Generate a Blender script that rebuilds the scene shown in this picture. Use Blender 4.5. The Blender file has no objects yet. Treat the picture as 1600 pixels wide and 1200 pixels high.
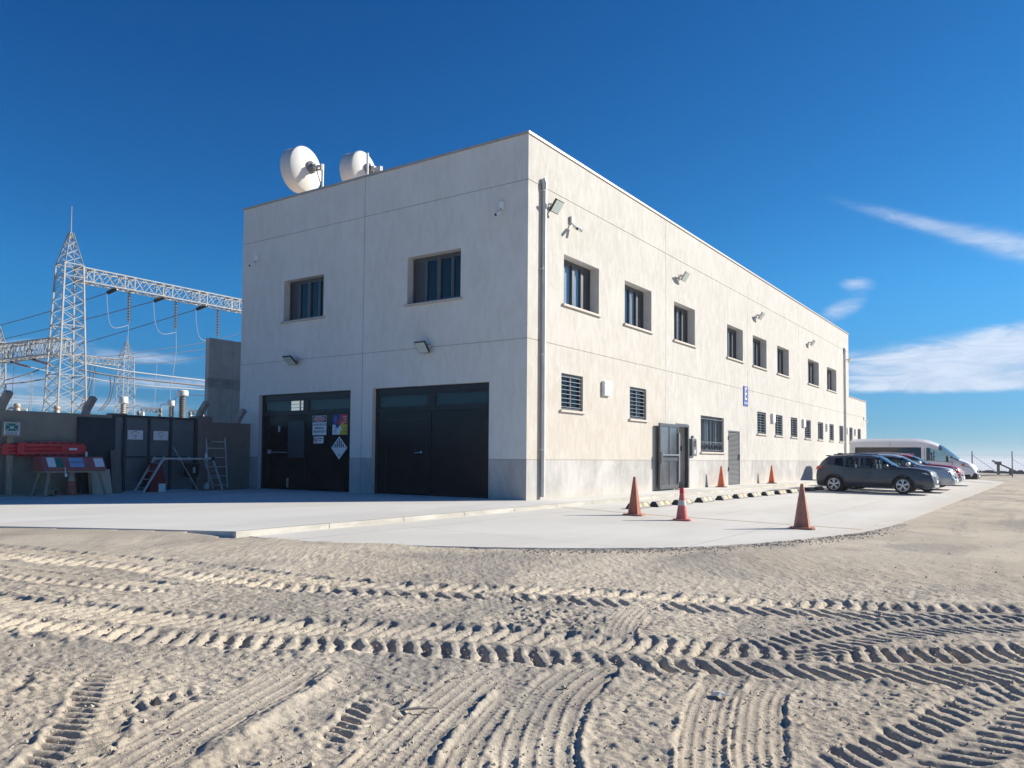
import bpy, bmesh, math, random
import numpy as np
from mathutils import Vector, Matrix
R = math.radians
random.seed(7)
S = bpy.context.scene
COL = S.collection

# ------------------------------------------------------------------ survey of the place
F_PX, YAW, PITCH, ROLL = 1225.737, R(34.445), R(2.49), R(.458)
CAM = Vector((-15.386, -10.135, 1.0))
SH = 61.743
SUN_AZ, SUN_EL = R(-39), R(26.5)
fw = Vector((math.cos(YAW)*math.cos(PITCH), math.sin(YAW)*math.cos(PITCH), math.sin(PITCH)))
rt = Vector((math.sin(YAW), -math.cos(YAW), 0))
up = rt.cross(fw)

def ray(u, v):
    a = (u-800)/F_PX; b = (v-600-SH)/F_PX
    c, s = math.cos(ROLL), math.sin(ROLL)
    a, b = c*a+s*b, -s*a+c*b
    return fw+rt*a-up*b
def onx(u, v, x): d = ray(u, v); return CAM+d*((x-CAM.x)/d.x)
def ony(u, v, y): d = ray(u, v); return CAM+d*((y-CAM.y)/d.y)
def atd(u, v, D): d = ray(u, v); return CAM+d*(D/math.hypot(d.x, d.y))
def gz(y): return -.078+.018*(min(max(y, -14), 2.5)+1.27)
def pz(y): return -.07+.018*(y+1.27)            # the paving falls gently away from the kerb

# ------------------------------------------------------------------ materials
def nodes(m):
    m.use_nodes = True
    return m.node_tree.nodes, m.node_tree.links, m.node_tree.nodes['Principled BSDF']

def M(name, col, rough=.7, metal=0., var=.12, scale=4., bump=0., bscale=60., stretch=(1, 1, 1), coat=0., spec=.5, col2=None):
    m = bpy.data.materials.new(name)
    N, L, B = nodes(m)
    tc = N.new('ShaderNodeTexCoord'); mp = N.new('ShaderNodeMapping'); mp.inputs['Scale'].default_value = stretch
    L.new(tc.outputs['Object'], mp.inputs['Vector'])
    if var > 0 or col2:
        n = N.new('ShaderNodeTexNoise'); n.inputs['Scale'].default_value = scale; n.inputs['Detail'].default_value = 7; n.inputs['Roughness'].default_value = .6
        L.new(mp.outputs[0], n.inputs['Vector'])
        r = N.new('ShaderNodeValToRGB')
        c2 = col2 if col2 else tuple(min(1, c*(1+var)) for c in col)
        c1 = col if col2 else tuple(c*(1-var) for c in col)
        r.color_ramp.elements[0].color = (*c1, 1); r.color_ramp.elements[0].position = .32
        r.color_ramp.elements[1].color = (*c2, 1); r.color_ramp.elements[1].position = .68
        L.new(n.outputs['Fac'], r.inputs[0]); L.new(r.outputs[0], B.inputs['Base Color'])
    else:
        B.inputs['Base Color'].default_value = (*col, 1)
    B.inputs['Roughness'].default_value = rough; B.inputs['Metallic'].default_value = metal
    B.inputs['Coat Weight'].default_value = coat; B.inputs['Coat Roughness'].default_value = .06
    B.inputs['Specular IOR Level'].default_value = spec
    if bump > 0:
        n2 = N.new('ShaderNodeTexNoise'); n2.inputs['Scale'].default_value = bscale; n2.inputs['Detail'].default_value = 6
        L.new(mp.outputs[0], n2.inputs['Vector'])
        b = N.new('ShaderNodeBump'); b.inputs['Strength'].default_value = bump; b.inputs['Distance'].default_value = .01
        L.new(n2.outputs['Fac'], b.inputs['Height']); L.new(b.outputs[0], B.inputs['Normal'])
    return m

def glass(name, tint=(.55, .62, .66), dark=.5):
    """thin window glass: mirror of the sky by Fresnel over a tinted clear pane"""
    m = bpy.data.materials.new(name); m.use_nodes = True
    N, L = m.node_tree.nodes, m.node_tree.links
    N.remove(N['Principled BSDF']); out = N['Material Output']
    t = N.new('ShaderNodeBsdfTransparent'); t.inputs[0].default_value = (*[c*dark for c in tint], 1)
    g = N.new('ShaderNodeBsdfGlossy'); g.inputs['Roughness'].default_value = .02; g.inputs[0].default_value = (.9, .95, 1, 1)
    f = N.new('ShaderNodeFresnel'); f.inputs[0].default_value = 1.45
    x = N.new('ShaderNodeMixShader')
    ge = N.new('ShaderNodeNewGeometry'); mu = N.new('ShaderNodeMath'); mu.operation = 'MULTIPLY'; iv = N.new('ShaderNodeMath'); iv.operation = 'SUBTRACT'; iv.inputs[0].default_value = 1
    L.new(ge.outputs['Backfacing'], iv.inputs[1]); L.new(f.outputs[0], mu.inputs[0]); L.new(iv.outputs[0], mu.inputs[1])
    L.new(mu.outputs[0], x.inputs[0]); L.new(t.outputs[0], x.inputs[1]); L.new(g.outputs[0], x.inputs[2]); L.new(x.outputs[0], out.inputs[0])
    return m

class NT:
    """tiny helper for node expressions"""
    def __init__(s, tree): s.N, s.L = tree.nodes, tree.links
    def inp(s, sock, v):
        if isinstance(v, (int, float)): sock.default_value = v
        elif isinstance(v, tuple): sock.default_value = v
        else: s.L.new(v, sock)
    def m(s, op, a, b=0., c=0., clamp=False):
        n = s.N.new('ShaderNodeMath'); n.operation = op; n.use_clamp = clamp
        for i, v in enumerate((a, b, c)): s.inp(n.inputs[i], v)
        return n.outputs[0]
    def mix(s, f, a, b):
        n = s.N.new('ShaderNodeMix'); n.data_type = 'RGBA'
        s.inp(n.inputs['Factor'], f); s.inp(n.inputs[6], a); s.inp(n.inputs[7], b)
        return n.outputs[2]
    def noise(s, vec, scale, detail=6, rough=.55, dist=0.):
        n = s.N.new('ShaderNodeTexNoise'); s.L.new(vec, n.inputs['Vector'])
        n.inputs['Scale'].default_value = scale; n.inputs['Detail'].default_value = detail; n.inputs['Roughness'].default_value = rough; n.inputs['Distortion'].default_value = dist
        return n.outputs['Fac']
    def map(s, vec, sc=(1, 1, 1), rot=(0, 0, 0), loc=(0, 0, 0)):
        n = s.N.new('ShaderNodeMapping'); s.L.new(vec, n.inputs['Vector']); n.inputs['Scale'].default_value = sc; n.inputs['Rotation'].default_value = rot; n.inputs['Location'].default_value = loc
        return n.outputs[0]
    def sstep(s, v, lo, hi, a=0., b=1.):
        n = s.N.new('ShaderNodeMapRange'); n.interpolation_type = 'SMOOTHSTEP'
        s.inp(n.inputs[0], v)
        for i, q in enumerate((lo, hi, a, b)): n.inputs[i+1].default_value = q
        return n.outputs[0]

def stucco(name, warm, plinth=False, k=1., contrast=1.):
    m = bpy.data.materials.new(name); N, L, B = nodes(m); t = NT(m.node_tree)
    o = N.new('ShaderNodeTexCoord').outputs['Object']
    sx = N.new('ShaderNodeSeparateXYZ'); L.new(o, sx.inputs[0])
    streak = t.noise(t.map(o, (3.4, 3.4, 1.15)), 1.5, 9, .68, .7)
    cloud = t.noise(t.map(o, (1, 1, .8)), .8, 6, .6, .5)
    fine = t.noise(t.map(o, (9, 9, 3)), 3., 6, .7)
    if plinth: a, b = (.345, .338, .325, 1), (.42, .412, .398, 1)
    else: a, b = (.545, .525, .48, 1), (.64, .625, .59, 1)
    a, b = tuple(q*k for q in a[:3])+(1,), tuple(q*k for q in b[:3])+(1,)
    base = t.mix(t.sstep(streak, .5-.14/contrast, .5+.16/contrast), a, b)
    base = t.mix(t.m('MULTIPLY', t.sstep(cloud, .42, .68), .4), base, tuple(q*k for q in (.68, .665, .635))+(1,))
    if warm and not plinth:     # the first panel was painted with a creamier batch below the upper joint line
        k = t.m('MULTIPLY', t.sstep(sx.outputs[0], 8.09, 8.11, 1., .0), t.sstep(sx.outputs[2], 5.6, 1.4, 0, 1))
        base = t.mix(t.m('MULTIPLY', k, t.sstep(streak, .2, .7, .75, .25)), base, (.475, .41, .335, 1))
    dark = t.m('MULTIPLY', t.sstep(fine, .55, .8), .22)
    base = t.mix(dark, base, (.44, .43, .40, 1))
    # dust splashed up from the ground
    d = t.m('MULTIPLY', t.sstep(t.m('ADD', sx.outputs[2], t.m('MULTIPLY', streak, .5)), .2, .62, 1, 0), .35)
    base = t.mix(d, base, (.60, .53, .44, 1))
    L.new(base, B.inputs['Base Color']); B.inputs['Roughness'].default_value = .88; B.inputs['Specular IOR Level'].default_value = .25
    bp = N.new('ShaderNodeBump'); bp.inputs['Strength'].default_value = .35; bp.inputs['Distance'].default_value = .012
    L.new(t.m('ADD', fine, t.m('MULTIPLY', streak, .6)), bp.inputs['Height']); L.new(bp.outputs[0], B.inputs['Normal'])
    return m

def concrete(name, a, b, sc=1., joints=0.):
    m = bpy.data.materials.new(name); N, L, B = nodes(m); t = NT(m.node_tree)
    o = N.new('ShaderNodeTexCoord').outputs['Object']
    big = t.noise(t.map(o, (.25, .6, 1)), 1.*sc, 5, .6, .6)
    fine = t.noise(o, 22*sc, 6, .75)
    c = t.mix(t.sstep(big, .35, .68), a, b)
    c = t.mix(t.m('MULTIPLY', t.sstep(fine, .5, .75), .25), c, tuple(x*.78 for x in a[:3])+(1,))
    # tyre scuffs along the drive direction and blown sand
    sc1 = t.noise(t.map(o, (.12, 1.6, 1), (0, 0, .5)), 1.3*sc, 7, .7, 1.)
    c = t.mix(t.m('MULTIPLY', t.sstep(sc1, .6, .72), .22), c, (.40, .385, .36, 1))
    sand = t.noise(o, .8*sc, 8, .7, .3)
    c = t.mix(t.m('MULTIPLY', t.sstep(sand, .58, .75), .35), c, (.56, .50, .41, 1))
    if joints:
        s = N.new('ShaderNodeSeparateXYZ'); L.new(o, s.inputs[0])
        dr = t.m('MULTIPLY', t.m('SUBTRACT', t.sstep(t.m('ADD', s.outputs[1], t.m('MULTIPLY', sand, 1.6)), -5.9, -7.0), .12), t.sstep(fine, .25, .6), clamp=True)
        c = t.mix(t.m('MULTIPLY', dr, .75, clamp=True), c, (.50, .445, .365, 1))
        for ax in (0, 1):
            f = t.m('FRACT', t.m('DIVIDE', s.outputs[ax], joints))
            ln = t.m('LESS_THAN', t.m('ABSOLUTE', t.m('SUBTRACT', f, .5)), .0028)
            c = t.mix(t.m('MULTIPLY', ln, .5), c, (.25, .24, .22, 1))
    L.new(c, B.inputs['Base Color']); B.inputs['Roughness'].default_value = .85; B.inputs['Specular IOR Level'].default_value = .3
    bp = N.new('ShaderNodeBump'); bp.inputs['Strength'].default_value = .25; bp.inputs['Distance'].default_value = .01
    L.new(fine, bp.inputs['Height']); L.new(bp.outputs[0], B.inputs['Normal'])
    return m

def dirt_mat():
    m = bpy.data.materials.new('sandy_dirt'); N, L, B = nodes(m); t = NT(m.node_tree)
    o = N.new('ShaderNodeTexCoord').outputs['Object']
    n1 = t.noise(o, .35, 6, .62, .4); n2 = t.noise(o, 2.2, 8, .7, .2); n3 = t.noise(o, 38, 5, .75); n4 = t.noise(o, 140, 3, .7)
    c = t.mix(t.sstep(n1, .35, .66), (.44, .385, .305, 1), (.555, .495, .395, 1))
    c = t.mix(t.m('MULTIPLY', t.sstep(n2, .52, .74), .5), c, (.30, .265, .212, 1))
    c = t.mix(t.m('MULTIPLY', t.sstep(n3, .54, .72), .62), c, (.19, .175, .155, 1))
    c = t.mix(t.m('MULTIPLY', t.sstep(n3, .44, .25), .4), c, (.64, .58, .475, 1))
    c = t.mix(t.m('MULTIPLY', t.sstep(n4, .55, .68), .68), c, (.17, .16, .15, 1))
    sk = t.noise(t.map(o, (.16, 1.15, 1), (0, 0, .06)), 1.1, 10, .72, .8)          # dark wheel-polished streaks along the drive
    c = t.mix(t.m('MULTIPLY', t.sstep(sk, .52, .66), .5), c, (.23, .212, .188, 1))
    # gravelly grey patches
    g = t.noise(t.map(o, (.5, .8, 1)), .55, 5, .6, 1.2)
    c = t.mix(t.m('MULTIPLY', t.sstep(g, .50, .68), .60), c, (.255, .24, .22, 1))
    L.new(c, B.inputs['Base Color']); B.inputs['Roughness'].default_value = .95; B.inputs['Specular IOR Level'].default_value = .15
    bp = N.new('ShaderNodeBump'); bp.inputs['Strength'].default_value = .8; bp.inputs['Distance'].default_value = .011
    h = t.m('ADD', t.m('MULTIPLY', n3, 1.), t.m('MULTIPLY', n4, .45))
    L.new(h, bp.inputs['Height']); L.new(bp.outputs[0], B.inputs['Normal'])
    return m

MT = dict(
    wall=stucco('stucco_warm', True, k=.84), wall_l=stucco('stucco_smooth_shade_lift', False, k=1.16, contrast=.45), plinth=stucco('stucco_plinth', False, True),  # wall_l: smoother finish, its paint also lightened to offset the shade there
    joint=M('panel_joint', (.40, .38, .34), .9), coping=M('metal_coping', (.42, .365, .32), .45, .3, .1),
    reveal=M('reveal_paint', (.62, .61, .585), .85, var=.06), sill=M('stone_sill', (.50, .455, .40), .7, var=.12, scale=20),
    frame=M('window_frame_metal', (.085, .088, .095), .38, .2, .08, 8), lite=M('shutter_panel', (.055, .057, .065), .5, 0, .08, 8),
    glass=glass('window_glass', (.80, .88, .95), .9), dglass=glass('door_glass', (.8, .86, .9), .85), blind=M('roller_blind', (.62, .68, .74), .8, var=.05, scale=3, stretch=(1, 1, .05)),
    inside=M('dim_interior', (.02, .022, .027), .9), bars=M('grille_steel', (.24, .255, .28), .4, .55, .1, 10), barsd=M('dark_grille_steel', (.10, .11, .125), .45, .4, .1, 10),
    door=M('black_door_steel', (.010, .011, .014), .22, 0, .3, 1.2, .08, 2.5, spec=.22), doorg=M('door_frame_steel', (.014, .016, .021), .35, .0, .15, 3, spec=.3),
    steel=M('galvanised_steel', (.56, .57, .565), .55, .25, .1, 6), chrome=M('chrome', (.75, .76, .78), .15, 1, 0), grey=M('grey_steel', (.16, .17, .18), .4, .4, .15, 4),
    ddoor=M('door_leaf_paint', (.10, .105, .115), .35, .3, .12, 4), louvre=M('louvre_steel', (.10, .108, .12), .42, .4, .12, 6),
    pipe=M('downpipe_zinc', (.60, .59, .57), .5, .3, .1, 3), white=M('white_plastic', (.78, .78, .76), .45, var=.05), whitep=M('white_paint', (.80, .80, .77), .4, var=.05, scale=3),
    lens=M('floodlight_glass', (.52, .60, .56), .22, 0, .05, spec=.7), lampb=M('floodlight_case', (.035, .035, .038), .45, .2, .1), lampw=M('light_grey_case', (.48, .48, .46), .5, 0, .08),
    black=M('black_rubber', (.022, .022, .023), .75, var=.25, scale=12, bump=.2), tyre=M('tyre_rubber', (.028, .027, .026), .8, var=.2, scale=9, bump=.3, bscale=80),
    orange=M('faded_orange', (.47, .15, .085), .6, var=.22, scale=6), orange2=M('bright_orange', (.66, .16, .07), .55, var=.2, scale=6), brownor=M('dusty_brown_orange', (.42, .175, .115), .65, var=.25, scale=5),
    pink=M('faded_red_pink', (.60, .15, .13), .55, var=.2, scale=7), pale=M('worn_white_band', (.60, .54, .50), .6, var=.15, scale=9), redtip=M('red_tip', (.62, .035, .06), .5, var=.1),
    refo=M('orange_reflector', (.72, .34, .10), .4, var=.15, scale=14), refy=M('yellow_reflector', (.68, .50, .20), .4, var=.15, scale=14), stopb=M('stop_rubber', (.20, .20, .195), .75, var=.2, scale=10), stopend=M('stop_rubber_end', (.04, .04, .042), .8, var=.2),
    yellow=M('worn_yellow_paint', (.60, .44, .16), .8, var=.25, scale=5, col2=(.60, .55, .42)),
    stuccob=M('brown_render', (.30, .265, .21), .9, var=.12, scale=2.5, bump=.3), stuccop=M('brown_pillar_render', (.21, .175, .15), .9, var=.1, scale=3, bump=.3),
    gate=M('grey_blue_sheet', (.15, .17, .18), .5, .25, .22, 1.3, .06, 4.), gatef=M('gate_frame', (.05, .058, .066), .5, .3, .15, 4), dpanel=M('dark_blue_panel', (.022, .03, .042), .55, 0, .35, 1.6),
    cblock=M('board_marked_concrete', (.60, .51, .43), .9, var=.16, scale=1.3, bump=.3, bscale=25), cband=M('concrete_band', (.44, .375, .32), .9, var=.2, scale=2), cpost=M('concrete_post', (.34, .31, .275), .9, var=.15, scale=6),
    wood=M('weathered_wood', (.36, .28, .20), .8, var=.25, scale=3, stretch=(8, 8, 1)), woodp=M('grey_board', (.17, .145, .13), .85, var=.2, scale=3, stretch=(8, 8, 1)), cream=M('cream_board', (.50, .43, .34), .8, var=.1, scale=3),
    redbox=M('dusty_red_box', (.36, .11, .10), .6, var=.2, scale=4), redb=M('red_plastic', (.62, .04, .05), .45, var=.15, scale=4), redd=M('dark_red_box', (.20, .025, .03), .6, var=.2), alu=M('aluminium', (.60, .61, .62), .4, .5, .08, 8),
    blackp=M('black_plastic', (.015, .015, .016), .5, var=.2), paper=M('white_paper', (.76, .77, .78), .8, var=.03), ink=M('black_ink', (.02, .02, .025), .7, var=0), blue=M('sign_blue', (.045, .07, .30), .5, var=.06), green=M('sign_green', (.0, .17, .12), .5, var=.08),
    red=M('sign_red', (.55, .03, .05), .5, var=.05), syel=M('sign_yellow', (.62, .47, .03), .5, var=.05), navy=M('sign_navy', (.03, .035, .20), .5, var=.05), softb=M('soft_blue', (.25, .38, .60), .6, var=.05),
    lat=M('lattice_galvanised', (.31, .32, .32), .6, .1, .12, 1.5), wire=M('cable_grey', (.12, .12, .13), .5, .3, .1), wirel=M('bare_conductor', (.36, .37, .39), .5, .3, .1),
    insu=M('grey_insulator', (.20, .19, .18), .4, var=.1), insb=M('brown_porcelain', (.12, .06, .045), .25, var=.2, coat=.4), bush=M('beige_porcelain', (.42, .35, .28), .4, var=.12, coat=.2), dish=M('radome_white', (.62, .62, .59), .5, var=.04, scale=2), dishs=M('shroud_grey_white', (.58, .58, .57), .5, var=.06, scale=2),
    dirt=dirt_mat(), pave=concrete('paving_concrete', (.55, .535, .49, 1), (.62, .61, .57, 1), 1., 4.1), slab=concrete('slab_concrete', (.55, .54, .50, 1), (.62, .615, .58, 1), 1., 0), kerb=concrete('kerb_concrete', (.40, .385, .335, 1), (.53, .515, .46, 1), 4., .999),
    stone=M('crushed_stone', (.20, .195, .185), .9, var=.5, scale=9, col2=(.42, .39, .35)), clod=M('dirt_clod', (.36, .315, .255), .95, var=.2, scale=30, col2=(.48, .42, .34)),
    carg=M('dusty_dark_grey_paint', (.046, .058, .074), .38, .25, .30, 2.2, coat=.35), cars=M('silver_blue_paint', (.42, .45, .49), .34, .35, .06, 2, coat=.6), carr=M('red_paint', (.42, .022, .03), .32, .1, .1, 2, coat=.6), carw=M('van_white_paint', (.82, .81, .79), .35, 0, .05, 1.5, coat=.4),
    cglass=glass('car_glass', (.62, .74, .78), .8), vglass=M('black_tinted_glass', (.012, .013, .016), .08, 0, 0, coat=.3), trim=M('black_trim', (.03, .031, .033), .6, var=.15), rim=M('alloy_rim', (.55, .55, .55), .3, .8, .06), tail=M('tail_lamp', (.62, .02, .03), .2, var=.05, coat=.6), head=M('head_lamp', (.62, .66, .70), .12, .3, .05, coat=.8), amber=M('amber_lamp', (.60, .16, .03), .25, var=0, coat=.5), seat=M('car_seat', (.20, .19, .18), .9, var=.1),
    rubble=M('dark_rubble', (.10, .092, .085), .95, var=.4, scale=2.5, col2=(.21, .19, .165)),
)

# ------------------------------------------------------------------ mesh building
class MB:
    def __init__(s): s.v = []; s.f = []; s.mi = []
    def add(s, vs, fs, mi=0):
        b = len(s.v); s.v += [tuple(p) for p in vs]; s.f += [tuple(b+i for i in f) for f in fs]; s.mi += [mi]*len(fs); return s
    def box(s, a, b, mi=0):
        x0, y0, z0 = [min(p, q) for p, q in zip(a, b)]; x1, y1, z1 = [max(p, q) for p, q in zip(a, b)]
        return s.add([(x0, y0, z0), (x1, y0, z0), (x1, y1, z0), (x0, y1, z0), (x0, y0, z1), (x1, y0, z1), (x1, y1, z1), (x0, y1, z1)],
                     [(0, 3, 2, 1), (4, 5, 6, 7), (0, 1, 5, 4), (1, 2, 6, 5), (2, 3, 7, 6), (3, 0, 4, 7)], mi)
    def bar(s, p, q, w, h=None, upv=(0, 0, 1), mi=0):
        h = h or w; p, q = Vector(p), Vector(q); d = (q-p).normalized(); u = Vector(upv)
        if abs(d.dot(u)) > .98: u = Vector((1, 0, 0))
        a = d.cross(u).normalized()*(w/2); b = a.cross(d).normalized()*(h/2)
        vs = [p-a-b, p+a-b, p+a+b, p-a+b, q-a-b, q+a-b, q+a+b, q-a+b]
        return s.add(vs, [(0, 1, 2, 3), (7, 6, 5, 4), (0, 4, 5, 1), (1, 5, 6, 2), (2, 6, 7, 3), (3, 7, 4, 0)], mi)
    def tube(s, pts, r, n=6, mi=0, caps=True):
        pts = [Vector(p) for p in pts]; rs = r if isinstance(r, (list, tuple)) else [r]*len(pts)
        rings = []; u = None
        for i, p in enumerate(pts):
            d = (pts[min(i+1, len(pts)-1)]-pts[max(i-1, 0)]).normalized()
            if u is None: u = d.orthogonal().normalized()
            else: u = (u-d*u.dot(d)); u = u.normalized() if u.length > 1e-6 else d.orthogonal().normalized()
            w = d.cross(u); rings.append([p+(u*math.cos(2*math.pi*k/n)+w*math.sin(2*math.pi*k/n))*rs[i] for k in range(n)])
        vs = [q for rg in rings for q in rg]; fs = []
        for i in range(len(pts)-1):
            for k in range(n): fs.append((i*n+k, i*n+(k+1) % n, (i+1)*n+(k+1) % n, (i+1)*n+k))
        if caps: fs += [tuple(range(n-1, -1, -1)), tuple((len(pts)-1)*n+k for k in range(n))]
        return s.add(vs, fs, mi)
    def lathe(s, prof, c=(0, 0, 0), axis=(0, 0, 1), n=20, mi=0, caps=True):
        """prof: (radius, height along the axis)"""
        a = Vector(axis).normalized(); u = a.orthogonal().normalized(); w = a.cross(u); c = Vector(c)
        vs = [c+a*h+(u*math.cos(2*math.pi*k/n)+w*math.sin(2*math.pi*k/n))*max(r, 1e-4) for r, h in prof for k in range(n)]; fs = []
        for i in range(len(prof)-1):
            for k in range(n): fs.append((i*n+k, i*n+(k+1) % n, (i+1)*n+(k+1) % n, (i+1)*n+k))
        if caps: fs += [tuple(range(n-1, -1, -1)), tuple((len(prof)-1)*n+k for k in range(n))]
        return s.add(vs, fs, mi)
    def prism(s, poly, ext, mi=0):
        n = len(poly); p = [Vector(q) for q in poly]; e = Vector(ext)
        return s.add(p+[q+e for q in p], [tuple(range(n-1, -1, -1)), tuple(range(n, 2*n))]+[(i, (i+1) % n, n+(i+1) % n, n+i) for i in range(n)], mi)
    def build(s, name, mats, parent=None, smooth=None, bevel=0.):
        me = bpy.data.meshes.new(name); me.from_pydata([tuple(v) for v in s.v], [], s.f)
        if not isinstance(mats, (list, tuple)): mats = [mats]
        for m in mats: me.materials.append(MT[m] if isinstance(m, str) else m)
        me.polygons.foreach_set('material_index', s.mi)
        bm = bmesh.new(); bm.from_mesh(me); bmesh.ops.recalc_face_normals(bm, faces=bm.faces); bm.to_mesh(me); bm.free()
        if smooth is not None:
            me.polygons.foreach_set('use_smooth', [True]*len(me.polygons)); me.set_sharp_from_angle(angle=R(smooth))
        o = bpy.data.objects.new(name, me); COL.objects.link(o)
        if parent: o.parent = parent
        if bevel:
            b = o.modifiers.new('edge', 'BEVEL'); b.width = bevel; b.segments = 2; b.limit_method = 'ANGLE'
        return o

def tag(o, label=None, cat=None, group=None, kind=None):
    if label: o['label'] = label
    if cat: o['category'] = cat
    if group: o['group'] = group
    if kind: o['kind'] = kind
    return o
def thing(name, label, cat, loc=(0, 0, 0), rz=0., group=None):
    o = bpy.data.objects.new(name, None); COL.objects.link(o); o.empty_display_size = .2
    o.location = loc; o.rotation_euler = (0, 0, rz)
    return tag(o, label, cat, group)
def struct(o): o['kind'] = 'structure'; return o
def copy_tree(o, parent=None):
    c = o.copy(); COL.objects.link(c); c.parent = parent
    for ch in o.children: copy_tree(ch, c)
    return c
def dup(o, label, loc, rz=None):
    c = copy_tree(o); c.location = loc; c['label'] = label
    if rz is not None: c.rotation_euler = (0, 0, rz)
    return c
def text(name, s, size, mat, loc, xdir, ydir, parent, align='CENTER', depth=.002, squeeze=1.):
    cu = bpy.data.curves.new(name, 'FONT'); cu.body = s; cu.size = size; cu.align_x = align; cu.align_y = 'CENTER'; cu.extrude = depth; cu.resolution_u = 3
    t = bpy.data.objects.new(name, cu); COL.objects.link(t); bpy.context.view_layer.update()
    me = bpy.data.meshes.new_from_object(t.evaluated_get(bpy.context.evaluated_depsgraph_get()))
    bpy.data.objects.remove(t); me.materials.clear(); me.materials.append(MT[mat])
    o = bpy.data.objects.new(name, me); COL.objects.link(o); o.parent = parent
    x, y = Vector(xdir)*squeeze, Vector(ydir); z = Vector(xdir).cross(y)
    o.matrix_local = Matrix(((x.x, y.x, z.x, loc[0]), (x.y, y.y, z.y, loc[1]), (x.z, y.z, z.z, loc[2]), (0, 0, 0, 1)))
    return o

# ------------------------------------------------------------------ the ground
PAVE_EDGE = [(-8.72, -1.33), (-8.68, -1.69), (-8.56, -2.3), (-8.25, -2.95), (-7.76, -3.75), (-7.15, -4.6), (-6.1, -5.7), (-4.95, -6.46), (-3.27, -7.04), (-1.29, -7.55), (1.01, -7.75), (5.21, -7.8), (12.85, -7.85), (32.5, -7.95)]
SLAB = [(-8.9, -1.33), (-9.53, .16), (-10.45, 1.9), (-14.8, 10.2), (-14.8, 11.2), (42.5, 11.2), (42.5, -1.33)]

def vnoise(x, y, seed):
    """value noise on a lattice, -1..1"""
    xi = np.floor(x).astype(np.int64); yi = np.floor(y).astype(np.int64); xf = x-xi; yf = y-yi
    def h(a, b):
        n = (a*374761393+b*668265263+seed*1442695041) & 0x7fffffff
        n = ((n ^ (n >> 13))*1274126177) & 0x7fffffff
        return ((n ^ (n >> 16)) & 0xffff)/32767.5-1
    u = xf*xf*xf*(xf*(xf*6-15)+10); w = yf*yf*yf*(yf*(yf*6-15)+10)
    return (h(xi, yi)*(1-u)+h(xi+1, yi)*u)*(1-w)+(h(xi, yi+1)*(1-u)+h(xi+1, yi+1)*u)*w
def fbm(x, y, seed, octs=4, gain=.5):
    t = 0; a = 1
    c, s = math.cos(.6), math.sin(.6)
    for i in range(octs):
        t = t+a*vnoise(x, y, seed+i*17); x, y = (c*x-s*y)*2.03+11.3, (s*x+c*y)*2.03-7.7; a *= gain
    return t
def sst(v, a, b): t = np.clip((v-a)/(b-a), 0, 1); return t*t*(3-2*t)
def resample(P, n=14):
    P = [np.array(p, float) for p in P]; P = [2*P[0]-P[1]]+P+[2*P[-1]-P[-2]]; out = []
    for i in range(1, len(P)-2):
        a, b, c, d = P[i-1:i+3]
        for k in range(n):
            t = k/n; out.append(.5*((2*b)+(c-a)*t+(2*a-5*b+4*c-d)*t*t+(3*b-a-3*c+d)*t**3))
    out.append(P[-2]); return np.array(out)

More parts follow.
